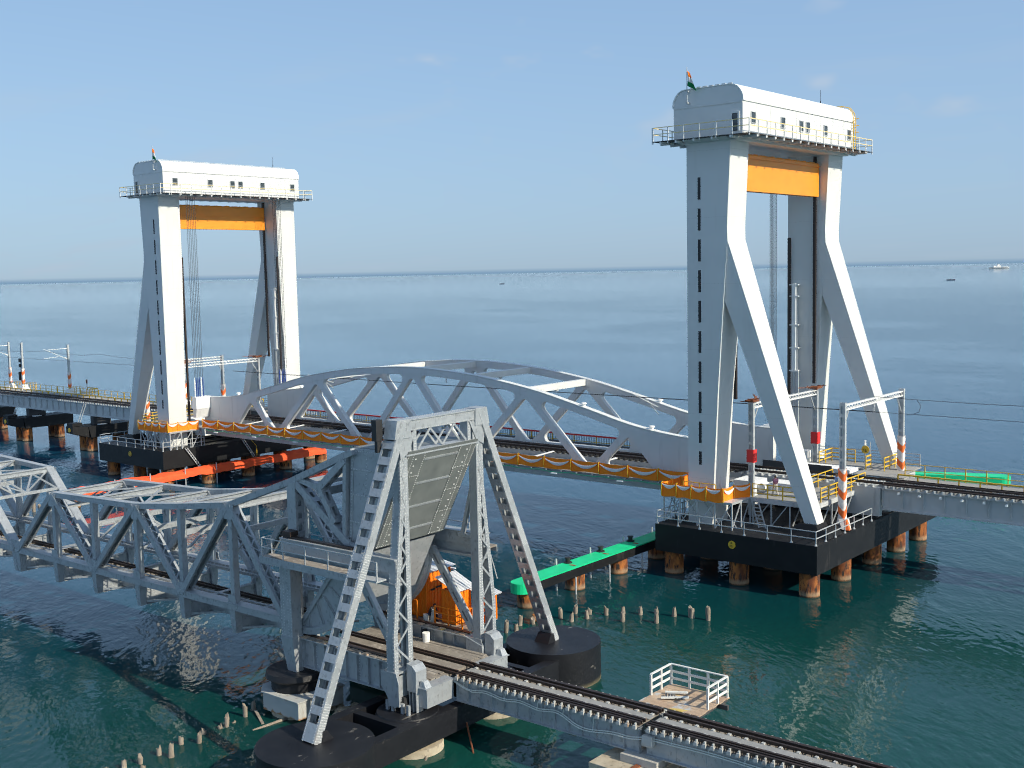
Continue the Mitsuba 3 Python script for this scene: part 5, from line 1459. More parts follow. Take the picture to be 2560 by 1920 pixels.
# rolling track girders and deck between the piers
tg = thing('track_girder', 'near plate girder with riveted panels that carries the rolling segment over the piers', 'bridge girder', 'rolling track girders')
tg2 = thing('track_girder', 'far plate girder on the cabin side, its top covered with old boards', 'bridge girder', 'rolling track girders')
for t, c, z0, z1 in ((tg, -3.05, 2.66, 4.32), (tg2, 2.95, 2.66, 4.15)):
    m = M().box(-8.3, -0.9, c - 0.05, c + 0.05, z0, z1 - 0.05).box(-8.3, -0.9, c - 0.42, c + 0.42, z1 - 0.05, z1).box(-8.3, -0.9, c - 0.3, c + 0.3, z0 - 0.05, z0 - 0.001)
    op('web', m, 'm_silver', t)
    rv = M()
    for k in range(9):
        x = -8.1 + k * 0.87
        op('stiffener', M().box(x - 0.03, x + 0.03, c - 0.2, c - 0.051, z0, z1 - 0.051).box(x - 0.03, x + 0.03, c + 0.051, c + 0.2, z0, z1 - 0.051), 'm_silver', t)
        for off in (-0.09, 0.09):
            if k % 2:
                rivets(rv, (x + off, c - 0.052, z0 + 0.05), (x + off, c - 0.052, z1 - 0.1), (0, -1, 0), 0.15, 0.028)
    rivets(rv, (-8.2, c - 0.052, z1 - 0.14), (-1, c - 0.052, z1 - 0.14), (0, -1, 0), 0.15, 0.026)
    op('rivets', rv, 'm_rivet', t, kind='stuff')
    r3 = random.Random(5)
    for k in range(13):
        x = -8.1 + k * 0.55
        op('cover_board', M().box(x, x + 0.36 + r3.random() * 0.12, c - 0.36, c - 0.06 + r3.random() * 0.1, z1 + 0.002, z1 + 0.05), 'm_deckold' if k % 3 else 'm_ply', t)
    op('tread_rail', M().box(-8.3, -1.0, c + 0.0, c + 0.3, z1 + 0.001, z1 + 0.08), 'm_rail', t)
nz = M().hexa([(-0.9, 2.55, 3.3), (0.3, 2.55, 2.7), (0.3, 3.4, 2.7), (-0.9, 3.4, 3.3)], [(-0.9, 2.55, 4.15), (0.3, 2.55, 3.8), (0.3, 3.4, 3.8), (-0.9, 3.4, 4.15)])
op('end_nosing', nz, 'm_silver', tg2)
dk = thing('bridge_deck', 'weathered deck boards and sleepers between the rolling track girders', 'deck')
r4 = random.Random(9)
for k in range(16):
    y0 = -2.55 + k * 0.32
    if -1.1 < y0 < 0.85:
        continue
    op('plank', M().box(-8.4, 0.9 - r4.random() * 0.5, y0 + 0.005, y0 + 0.30, 3.36, 3.40 + r4.random() * 0.025), 'm_deckold', dk)
op('base', M().box(-8.5, 0.9, -2.55, 2.55, 3.22, 3.355), 'm_deckold', dk)
op('ballast_board', M().box(-8.4, 0.95, -0.42, 0.42, 3.36, 3.42), 'm_deckold', dk)
for e in (-0.87, 0.87, -0.57, 0.57):
    op('rail', M().box(-9.2, 1.3, e - 0.045, e + 0.045, 3.358, 3.52), 'm_rail', dk)
op('bucket', M().cyl((-3.7, 2.25, 3.41), (-3.7, 2.25, 3.95), 0.2, 0.23, 14), 'm_white', dk)

# approach spans of the old bridge with cable, sleepers and fasteners
OLDLAB = ['weathered plate girder span of the old track between the portal tower and the concrete pier', 'smooth blue grey girder span of the old track leaving the photo at the bottom edge']
for i, (s0, s1) in enumerate(((1.55, 13.08), (13.4, 32.0))):
    t = thing('old_approach_span', OLDLAB[i], 'bridge span', 'girder spans of the old bridge')
    for c in (-0.98, 0.98):
        m = M().box(s0, s1, c - 0.03, c + 0.03, 2.14, 3.28).box(s0, s1, c - 0.17, c + 0.17, 3.281, 3.33).box(s0, s1, c - 0.17, c + 0.17, 2.09, 2.139)
        n = int((s1 - s0) / (0.78 if i == 0 else 1.5))
        for k in range(n + 1):
            x = s0 + 0.06 + (s1 - s0 - 0.12) * k / n
            if i == 0:
                m.box(x - 0.05, x + 0.05, c - 0.07, c - 0.031, 2.14, 3.28).box(x - 0.012, x + 0.012, c - 0.14, c - 0.07, 2.14, 3.28)
            else:
                m.box(x - 0.03, x + 0.03, c - 0.05, c - 0.031, 2.14, 3.28)
        op('girder', m, 'm_silver', t)
        if c < 0:
            rv = M()
            rivets(rv, (s0, c - 0.171, 3.305), (s1, c - 0.171, 3.305), (0, -1, 0), 0.2, 0.02)
            for k in range(n + 1):
                x = s0 + 0.06 + (s1 - s0 - 0.12) * k / n
                if i == 0 and k % 2:
                    rivets(rv, (x - 0.06, c - 0.032, 2.2), (x - 0.06, c - 0.032, 3.25), (0, -1, 0), 0.14, 0.022)
            op('rivets', rv, 'm_rivet', t, kind='stuff')
    n = int((s1 - s0) / 0.42)
    r5 = random.Random(21 + i)
    for k in range(n):
        x = s0 + (k + 0.5) * (s1 - s0) / n
        op('sleeper', M().box(x - 0.1, x + 0.1, -1.24, 1.24, 3.332, 3.45), 'm_deckold', t)
        for e in (-1.2, 1.2):
            j = r5.uniform(-0.03, 0.03)
            op('rail_fastener', M().hexa(ring(x - 0.11 + j, x + 0.11 + j, *sorted((e, e * 1.10)), 3.30), ring(x - 0.07 + j, x + 0.08 + j, *sorted((e, e * 1.08)), 3.47)).box(x - 0.03 + j, x + 0.04 + j, *sorted((e * 0.90, e * 1.03)), 3.45, 3.56), 'm_fender', t)
        for e in (0.5, -0.5):
            if k % 2 == 0:
                op('rail_fastener', M().box(x - 0.07, x + 0.07, e * 0.7 - 0.09, e * 0.7 + 0.09, 3.45, 3.52), 'm_fender', t)
    for e in (-0.87, 0.87):
        op('rail', M().box(s0, s1, e - 0.07, e + 0.07, 3.452, 3.48).box(s0, s1, e - 0.02, e + 0.02, 3.48, 3.58).box(s0, s1, e - 0.04, e + 0.04, 3.58, 3.63), 'm_rail', t)
        for q in (0.64, 1.2):
            op('guard_rail', M().box(s0, s1, e * q - 0.06, e * q + 0.06, 3.452, 3.60), 'm_rail', t)
    op('walk_plank', M().box(s0, s1, -0.24, 0.24, 3.452, 3.49), 'm_deckgrey', t)
    op('side_conduit', M().tube([(s0 + (s1 - s0) * q / 12, 1.34, 3.40 + 0.05 * math.sin(q * 2.1)) for q in range(13)], 0.035), 'm_whitewood', t)
cab = [(0.87, 3.34), (1.72, 3.1), (2.56, 2.9), (3.6, 3.05), (4.87, 2.93), (5.92, 3.06), (7.2, 2.93), (8.38, 3.05), (9.35, 2.68), (10.6, 2.64), (11.81, 2.8), (12.54, 2.8), (13.3, 2.94), (14.7, 3.03), (16.6, 3.08), (18.4, 3.05), (20.5, 3.0), (24, 2.9), (30, 2.95)]
cs = CubicSpline([c[0] for c in cab], [c[1] for c in cab])
t = thing('hanging_cable', 'pair of pale cables sagging along the near girder of the old track', 'cable')
for o, q in ((0.0, 0), (-0.085, 1)):
    xs_ = np.linspace(1.0, 30, 150)
    op('cable', M().tube([(x, -1.13 - 0.05 * q, float(cs(x)) + o * (1 if 2.6 < x else 0.3)) for x in xs_], 0.028, 6), 'm_hose', t)
hk = M()
for x in (2.1, 4.9, 7.0, 8.6, 10.4, 14.8, 16.7, 18.5, 20.4):
    hk.beam((x, -1.12, float(cs(x)) - 0.12), (x + 0.1, -1.12, 3.3), 0.03, 0.03)
op('hook', hk, 'm_hose', t)
k = op('junction_box', M().hexa(ring(13.36, 13.9, -1.36, -1.05, 2.62), ring(13.34, 13.92, -1.38, -1.05, 2.70)).hexa(ring(13.34, 13.92, -1.38, -1.05, 2.701), ring(13.36, 13.88, -1.34, -1.05, 3.12)), 'm_fender')
lab(k, 'grey junction box at the girder joint above the concrete pier', 'junction box')
t = thing('concrete_pier', 'pale weathered concrete pier head under the girder joint at the bottom edge', 'bridge pier')
op('head', M().prism(Polygon([(11.2, -2.6), (15.6, -2.6), (15.6, 2.2), (12.2, 2.2), (11.4, 0.6), (11.2, -1)]), 'z', -3, 1.72), 'm_stone', t)
op('bearing_block', M().box(12.3, 14.3, -1.6, -0.5, 1.722, 2.085).box(12.3, 14.3, 0.5, 1.6, 1.722, 2.085), 'm_concrete', t)
op('rust_stain', M().box(13.2, 13.45, -2.2, -1.61, 1.722, 1.80), 'm_rust', t)

# small timber platform beside the track
t = thing('timber_platform', 'small wooden platform with white railing cantilevered from the far side of the old track', 'platform')
r6 = random.Random(4)
for k in range(9):
    y0 = 2.5 + k * 0.345
    op('plank', M().box(10.7 + r6.uniform(0, 0.05), 14.2 - r6.uniform(0, 0.06), y0, y0 + 0.338, 2.95, 2.99 + r6.uniform(0, 0.012)), 'm_ply', t)
op('joist', M().box(10.9, 11.05, 1.0, 5.5, 2.7, 2.945).box(12.4, 12.55, 1.0, 5.5, 2.7, 2.945).box(13.85, 14.0, 1.0, 5.7, 2.7, 2.945).box(14.0, 14.6, 4.6, 4.75, 2.7, 2.94), 'm_deckdark', t)
for a, b, n in (((10.8, 3.55), (10.8, 5.5), 2), ((10.8, 5.5), (14.1, 5.5), 3), ((14.1, 5.5), (14.1, 3.5), 2)):
    a, b = np.array(a), np.array(b)
    for k in range(n + 1):
        if k == 0 and n == 3: continue
        p = a + (b - a) * k / n
        op('post', M().box(p[0] - 0.05, p[0] + 0.05, p[1] - 0.05, p[1] + 0.05, 2.98, 4.08), 'm_whitewood', t)
    for h in (3.35, 3.72):
        op('rail_board', M().beam((*a, h), (*b, h), 0.03, 0.13), 'm_whitewood', t)
    op('top_rail', M().beam((*a, 4.1), (*b, 4.1), 0.12, 0.05), 'm_whitewood', t)
for (a, b) in (((11.3, 4.1), (12.35, 4.55)), ((11.55, 3.3), (12.75, 4.0))):
    k = op('loose_plank', M().beam((*a, 3.1), (*b, 3.16), 0.16, 0.07), 'm_whitewood'); lab(k, ('white loose plank farther from the track on the small wooden platform' if a[1] > 4 else 'white loose plank nearer the track on the small wooden platform'), 'plank', 'loose planks on the wooden platform')
m = M()
for q in range(6):
    m.beam((11.45 + 0.17 * q, 3.95 - 0.02 * q, 3.12), (11.75 + 0.17 * q, 3.45 + 0.04 * q, 3.12), 0.09, 0.03)
k = op('slatted_board', m, 'm_deckdark'); lab(k, 'dark slatted board lying between the loose planks on the wooden platform', 'board')

# foundations: drums, black frame and heel pier
for y, lb in ((-9.6, 'black concrete drum with worn top under the near raking leg, at the bottom edge'), (9.6, 'black concrete drum under the far raking leg, seen whole to the right of the portal')):
    t = thing('foundation_drum', lb, 'bridge foundation', 'black foundation drums')
    op('drum', M().cyl((0, y, -3), (0, y, 2.26), 2.88, n=72), 'm_bitumen', t, smooth=40)
    s_ = 1 if y > 0 else -1
    op('footing', M().hexa(ring(-0.75, 0.3, *sorted((y - 0.2 * s_, y - 0.95 * s_)), 2.261), ring(-0.70, 0.25, *sorted((y - 0.3 * s_, y - 0.55 * s_)), 2.8)), 'm_bitumen', t)
t = thing('foundation_raft', 'black concrete grid of beams tying the two foundation drums together', 'bridge foundation')
for x0, x1 in ((-2.65, -2.0), (1.25, 1.95)):
    op('beam', M().box(x0, x1, -8.6, 8.6, 0.62, 1.92), 'm_bitumen', t)
for y in (-5.0, -2.0, 2.0, 5.4):
    op('cross_beam', M().box(-1.998, 1.248, y - 0.22, y + 0.22, 0.8, 1.90), 'm_bitumen', t)
for s, lb in ((0.1, 'low round black pier carrying the near post of the portal'),):
    for y in (-3.3, 3.3):
        t = thing('post_pier', lb if y < 0 else 'low round black pier mostly hidden behind the track under the far post of the portal', 'bridge pier', 'round piers of the old portal')
        op('drum', M().cyl((s, y, 1.25), (s, y, 1.72), 1.62, 1.72, 48).cyl((s, y, 1.72), (s, y, 1.98), 1.72, 1.62, 48).cyl((s, y, -3), (s, y, 1.25), 1.35, n=40), 'm_bitumen', t, smooth=40)
        op('stone_ring', M().cyl((s + 0.3, y * 1.0, -2), (s + 0.3, y * 1.0, 0.42), 1.75, 1.62, 36), 'm_stone', t, smooth=40)
        op('shoe', M().hexa(ring(0.05, 0.4, *sorted((y - 0.5, y + 0.4)), 1.985), ring(0.1, 0.25, *sorted((y - 0.4, y + 0.3)), 2.75)), 'm_dark', t)
for y in (-3.3, 3.3):
    t = thing('heel_pier', 'round black topped pier with grey apron under the near leaf heel' if y < 0 else 'round heel pier hidden behind the near track girder', 'bridge pier', 'heel piers of the old bridge')
    op('drum', M().cyl((-8.7, y, 1.95), (-8.7, y, 2.12), 1.58, 1.78, 48).cyl((-8.7, y, 2.12), (-8.7, y, 2.4), 1.78, 1.70, 48).cyl((-8.7, y, 1.0), (-8.7, y, 1.95), 1.45, n=44), 'm_bitumen', t, smooth=40)
    ap = Polygon([(-10.4, y - 1.0), (-9.6, y - 1.75), (-6.6, y - 1.75), (-6.6, y + 1.6), (-9.6, y + 1.6), (-10.4, y + 0.9)])
    op('apron', M().prism(ap, 'z', 0.32, 1.3).prism(ap.buffer(0.1), 'z', 1.301, 1.38), 'm_fender', t)
    op('stone_base', M().cyl((-8.5, y, -2), (-8.5, y, 0.32), 1.75, 1.6, 36), 'm_stone', t, smooth=40)

# ---------------------------------------------------------------- orange cabins, railing and small things on the far side
def corrugated(m, x0, x1, y0, y1, za, zb, ax='s', pitch=0.16, amp=0.02, thick=0.02):
    """ribbed sheet: ribs run across ax; za at x0, zb at x1."""
    n = int(abs((y1 - y0) if ax == 's' else (x1 - x0)) / pitch * 2)
    for k in range(n):
        c = amp if k % 2 else 0.0
        if ax == 's':
            a, b = y0 + (y1 - y0) * k / n, y0 + (y1 - y0) * (k + 1) / n
            m.hexa([(x0, a, za + c), (x0, b, za + c), (x0, b, za + c + thick), (x0, a, za + c + thick)], [(x1, a, zb + c), (x1, b, zb + c), (x1, b, zb + c + thick), (x1, a, zb + c + thick)])
    return m


def cabin(label, x0, x1, y0, y1, z0, z1, zr0, zr1, grp):
    t = thing('orange_cabin', label, 'cabin', grp)
    n = max(4, int((y1 - y0) / 0.14))
    for w, (a0, a1) in enumerate(((y0, y1),)):
        m = M()
        for k in range(n):
            o = 0.035 if k % 2 else 0.0
            ya, yb = y0 + (y1 - y0) * k / n, y0 + (y1 - y0) * (k + 1) / n
            m.box(x1 - 0.05, x1 + o, ya, yb, z0, z1 + 0.02)
        op('sheet_wall', m, 'm_cabin', t)
    n = max(4, int((x1 - x0) / 0.14))
    m = M()
    for k in range(n):
        o = 0.035 if k % 2 else 0.0
        xa, xb = x0 + (x1 - 0.051 - x0) * k / n, x0 + (x1 - 0.051 - x0) * (k + 1) / n
        m.box(xa, xb, y0 - o, y0 + 0.05, z0, z1 + 0.02)
    op('sheet_wall', m, 'm_cabin', t)
    op('sheet_wall', M().box(x0, x1 - 0.051, y1 - 0.05, y1, z0, z1).box(x0, x0 + 0.05, y0 + 0.051, y1 - 0.051, z0, z1), 'm_cabin', t)
    op('corner_trim', M().box(x1 - 0.02, x1 + 0.05, y0 - 0.05, y0 + 0.03, z0, z1).box(x1 - 0.02, x1 + 0.05, y1 - 0.03, y1 + 0.04, z0, z1), 'm_cabin', t)
    m = M(); N = 14
    for k in range(N):
        c = 0.03 if k % 2 else 0.0
        ya = y0 - 0.25 + (y1 - y0 + 0.5) * k / N; yb = y0 - 0.25 + (y1 - y0 + 0.5) * (k + 1) / N
        for (xa, xb, zz0, zz1) in ((x0 - 0.25, x1 + 0.28, zr0, zr1),):
            m.hexa([(xa, ya, zz0 + c), (xb, ya, zz1 + c), (xb, yb, zz1 + c), (xa, yb, zz0 + c)], [(xa, ya, zz0 + c + 0.025), (xb, ya, zz1 + c + 0.025), (xb, yb, zz1 + c + 0.025), (xa, yb, zz0 + c + 0.025)])
    op('sheet_roof', m, 'm_sheet', t)
    return t


G = 'orange cabins beside the old track'
c1 = cabin('taller orange sheet metal cabin with white roof, door face in the sun', -7.4, -5.5, 4.25, 6.4, 4.02, 6.72, 7.15, 6.8, G)
op('roof_edge', M().box(-7.6, -5.2, 6.4, 6.66, 6.55, 6.62), 'm_sheet', c1)
op('door_bar', M().box(-5.46, -5.41, 4.6, 4.95, 5.6, 5.7).box(-5.46, -5.41, 5.1, 5.5, 5.66, 5.76), 'm_dark', c1)
op('door_frame', M().box(-5.47, -5.43, 4.5, 4.56, 4.1, 6.5).box(-5.47, -5.43, 5.55, 5.6, 4.1, 6.5), 'm_cabin', c1)
c2 = cabin('smaller orange ribbed metal cabin with corrugated white roof, nearer the portal', -4.22, -3.1, 4.2, 5.5, 4.0, 5.98, 6.72, 6.02, G)
c3 = cabin('half hidden low orange cabin behind the far post of the portal', -3.0, -2.0, 5.6, 6.6, 4.0, 5.5, 5.95, 5.55, G)
t = thing('cabin_deck', 'dark plank deck with orange pipe railing carrying the cabins', 'deck')
for k in range(7):
    y0 = 3.5 + k * 0.46
    op('plank', M().box(-8.2, -2.0, y0, y0 + 0.45, 3.9, 3.97), 'm_deckold', t)
op('joist', M().box(-8.0, -7.8, 2.6, 6.7, 3.6, 3.895).box(-4.4, -4.2, 2.6, 6.7, 3.6, 3.895).box(-2.6, -2.4, 3.6, 6.7, 3.6, 3.895).beam((-3.4, 4.6, 3.8), (-3.9, 3.5, 3.0), 0.08, 0.08), 'm_deckdark', t)
op('railing', M().rail([(-4.25, 3.62, 3.97), (-2.1, 3.62, 3.97), (-2.1, 5.4, 3.97)], 1.15, 0.025, 1.05, (0.36, 0.68)), 'm_cabin', t)
op('railing', M().rail([(-6.9, 3.62, 3.97), (-5.7, 3.62, 3.97)], 1.25, 0.025, 1.2, (0.4,)), 'm_cabin', t)
k = op('bucket', M().cyl((-5.1, 3.75, 3.98), (-5.1, 3.75, 4.42), 0.14, 0.17, 14), 'm_white'); lab(k, 'white bucket beside the seated person at the orange cabins', 'bucket')
k = op('leaning_board', M().hexa([(-4.75, 3.7, 3.98), (-4.5, 3.7, 3.98), (-4.5, 3.76, 3.98), (-4.75, 3.76, 3.98)], [(-4.62, 3.78, 4.78), (-4.4, 3.78, 4.78), (-4.4, 3.84, 4.78), (-4.62, 3.84, 4.78)]), 'm_whitewood'); lab(k, 'white board leaning beside the seated person at the orange cabins', 'board')

# ---------------------------------------------------------------- timber stumps, poles and debris in the water
STUMPS = [(34.45, -31.58, 0.88), (34.92, -30.96, 0.53), (34.22, -29.81, 0.72), (34.79, -28.97, 0.5), (35.62, -26.78, 0.8), (36.62, -26.93, 0.69), (35.69, -25.25, 0.63), (37.14, -25.69, 0.62), (36.7, -24.82, 0.48), (37.74, -24.22, 0.7), (39.55, -24.82, 0.72), (38.52, -23.22, 0.55), (39.65, -22.7, 0.59), (41.68, -23.71, 0.83), (40.47, -21.81, 0.5), (41.79, -21.61, 0.69), (42.86, -21.13, 0.8), (43.05, -21.25, 0.72), (44.3, -21.11, 1.0)]
LEFT = [(31.84, -50.94, 0.55), (32.29, -51.9, 0.78), (32.37, -52.75, 0.13), (32.6, -53.47, 0.74), (32.46, -53.75, 0.26), (32.53, -54.9, 0.33), (33.23, -55.71, 0.62), (32.72, -56.42, 0.48), (32.9, -57.88, 0.55), (33.7, -57.75, 0.7), (33.08, -59.13, 0.52), (32.87, -59.96, 0.46), (34.03, -59.6, 0.4), (32.67, -60.78, 0.34)]
BACK = [(-32.56, -31.38, 0.82), (-36.13, -29.43, 0.6), (-32.91, -30.47, 0.82), (-33.56, -29.4, 1.36), (-34.95, -27.94, 0.45)]


def stump(x, y, h, seed, label, group, mat='m_wood', r0=0.155):
    r = random.Random(seed)
    n, K = 11, 7
    a = np.arange(n) * 2 * np.pi / n
    lx, ly = r.uniform(-0.10, 0.10), r.uniform(-0.10, 0.10)
    ph = r.uniform(0, 6)
    lv = []
    for k in range(K):
        q = k / (K - 1); z = -0.6 + (h + 0.6) * q
        rr = r0 * (1.08 - 0.12 * q + 0.10 * math.sin(7 * q + ph)) * (1 + 0.13 * np.sin(2 * a + ph) + 0.09 * np.sin(5 * a + 3 * q + ph))
        if k == K - 1:
            zz = z - 0.16 * r.random() * (1 + np.sin(a * 1 + ph)) - 0.05 * np.sin(4 * a + ph)
            rr = rr * 0.8
        else:
            zz = z + 0 * a
        lv.append(np.stack([x + lx * q + rr * np.cos(a), y + ly * q + rr * np.sin(a), zz], 1))
    v = np.vstack(lv + [[[x + lx, y + ly, h - 0.14]]])
    f = []
    for k in range(K - 1):
        for i in range(n):
            j = (i + 1) % n
            f += [[k * n + i, k * n + j, k * n + n + j], [k * n + i, k * n + n + j, k * n + n + i]]
    f += [[(K - 1) * n + i, (K - 1) * n + (i + 1) % n, K * n] for i in range(n)]
    k = put('timber_stump', (v, np.array(f)), mat, smooth=50)
    lab(k, label, 'timber stump', group)


ORD = 'first second third fourth fifth sixth seventh eighth ninth tenth eleventh twelfth thirteenth fourteenth fifteenth sixteenth seventeenth eighteenth nineteenth'.split()
for i, (x, y, h) in enumerate(STUMPS):
    stump(x, y, h, i, ORD[i] + ' weathered timber stump from the left in the rows off the green fender', 'timber stumps off the green fender')
for i, (x, y, h) in enumerate(LEFT):
    stump(x, y, h, 50 + i, ORD[i] + ' pale timber stump, counted from the heel pier towards the bottom edge', 'timber stumps in the near left row', r0=0.135)
for i, (x, y, h) in enumerate(BACK):
    stump(x, y, h, 90 + i, ORD[i] + ' dark timber stump from the left behind the far leaf', 'timber stumps behind the far leaf', r0=0.19)
put_ = lambda name, m, mat, label, cat, grp=None: lab(put(name, m, mat), label, cat, grp)
put_('rusty_stake', M().cyl((34.69, -28.33, -0.5), (34.72, -28.3, 0.75), 0.2, 0.16, 10).cyl((34.5, -28.55, -0.5), (34.52, -28.5, 0.55), 0.16, 0.12, 9), 'm_pile', 'orange rusty stake among the stumps behind the far drum', 'stake')
put_('sunken_pole', M().cyl((34.2, -52.9, -0.05), (34.75, -49.3, 0.16), 0.09, 0.08, 8), 'm_wood', 'long pale pole lying in the water against the near drum', 'pole')
put_('stray_plank', M().beam((33.95, -52.0, 0.02), (32.3, -51.2, 0.14), 0.16, 0.05), 'm_wood', 'stray plank floating across the long pole left of the near drum', 'plank')
put_('rusty_pole', M().cyl((44.2, -46.5, 0.9), (46.7, -48.5, -0.45), 0.05, n=8).cyl((44.1, -46.42, 0.98), (44.2, -46.5, 0.9), 0.06, n=8), 'm_rust', 'thin rusty pole sticking slantwise out of the water below the old girder', 'pole')
put_('leaning_stick', M().cyl((44.0, -49.3, 0.25), (45.0, -50.6, -0.3), 0.07, n=8), 'm_wood', 'pale stick slanting into the water by the stone ring at the bottom', 'stick')
rk = M()
for i in range(9):
    r8 = random.Random(i)
    ic = trimesh.creation.icosphere(1, 0.22 + 0.16 * r8.random())
    ic.vertices += np.array([r8.uniform(-1, 1), r8.uniform(-1, 1), 0]) * [0.8, 1.1, 0] + [36.0, -48.0, 0.02]
    ic.vertices += 0.08 * (meshkit.noise(ic.vertices * 4) - 0.5)[:, None]
    rk.tm(ic)
k = put('rubble', rk, 'm_stone'); lab(k, 'pale rubble heaped in the water beside the heel pier', 'rubble', kind='stuff')

# ---------------------------------------------------------------- boats
def boat(label, x, y, L, W, H, yaw, cabin_h, mat='m_navy'):
    t = thing('boat', label, 'boat')
    c, s = math.cos(yaw), math.sin(yaw)
    mt = np.eye(4); mt[:2, :2] = [[c, -s], [s, c]]; mt[:3, 3] = (x, y, 0)
    lv = []
    for u, w, sh in ((-0.5, 0.62, 0.1), (-0.3, 0.95, 0.0), (0.0, 1.0, 0.0), (0.3, 0.75, 0.12), (0.5, 0.06, 0.35)):
        lv.append([(u * L, -w * W / 2 * 0.7, -0.3), (u * L, w * W / 2 * 0.7, -0.3), (u * L, w * W / 2, H * (1 + sh)), (u * L, -w * W / 2, H * (1 + sh))])
    put('hull', M().loft(lv).xf(mt), mat, t)
    if cabin_h:
        put('wheelhouse', M().hexa(ring(-0.3 * L, 0.02 * L, -W * 0.3, W * 0.3, H), ring(-0.28 * L, -0.02 * L, -W * 0.27, W * 0.27, H + cabin_h)).xf(mt), 'm_white', t)
        put('mast', M().cyl((-0.1 * L, 0, H + cabin_h), (-0.1 * L, 0, H + 2.2 * cabin_h), 0.02 * L * 0.5, n=6).xf(mt), 'm_galv', t)
    else:
        put('person', M().cyl((-0.1 * L, 0, H * 0.6), (-0.1 * L, 0, H + 0.9), 0.28, 0.2, 8).xf(mt), 'm_dark', t)
        put('thwart', M().box(-0.2 * L, -0.14 * L, -W * 0.35, W * 0.35, H, H + 0.08).box(0.1 * L, 0.16 * L, -W * 0.3, W * 0.3, H, H + 0.08).xf(mt), 'm_wood', t)
    return t


boat('small dark boat on the far water near the right edge', -441.9, 1447.4, 11.0, 2.4, 0.9, 0.62, 0)
boat('small dark boat far off in the middle of the sea', -1295.7, 1548.3, 9.0, 2.4, 0.9, 0.7, 0)
t = boat('pale ship with white superstructure on the horizon at the right edge', -989.5, 3456.3, 58.0, 11, 3.6, 0.62, 4.5, 'm_galv')
c, s = math.cos(0.62), math.sin(0.62); mt = np.eye(4); mt[:2, :2] = [[c, -s], [s, c]]; mt[:3, 3] = (-989.5, 3456.3, 0)
put('deckhouse', M().box(-8, 4, -4, 4, 3.6, 9.5).box(-5, 1, -3, 3, 9.5, 12).box(10, 24, -4, 4, 3.6, 5.6).xf(mt), 'm_white', t)
put('crane', M().beam((6, 0, 3.6), (9, 0, 12.5), 0.7, 0.7).beam((-20, 0, 4), (-16, 0, 10), 0.7, 0.7).xf(mt), 'm_galv', t)

# ---------------------------------------------------------------- people
def blob(bones, length=0.05):
    ms = []
    for (p, r, q, s) in bones:
        a = m3.Manifold.sphere(r, 14).translate(list(map(float, p))); b = m3.Manifold.sphere(s, 14).translate(list(map(float, q)))
        ms.append(m3.Manifold.batch_hull([a, b]))
    u = m3.Manifold.batch_boolean(ms, m3.OpType.Add).refine_to_length(length).to_mesh()
    tm = trimesh.Trimesh(u.vert_properties[:, :3], u.tri_verts, process=True)
    trimesh.smoothing.filter_taubin(tm, iterations=8)
    return M().add(tm.vertices, tm.faces)


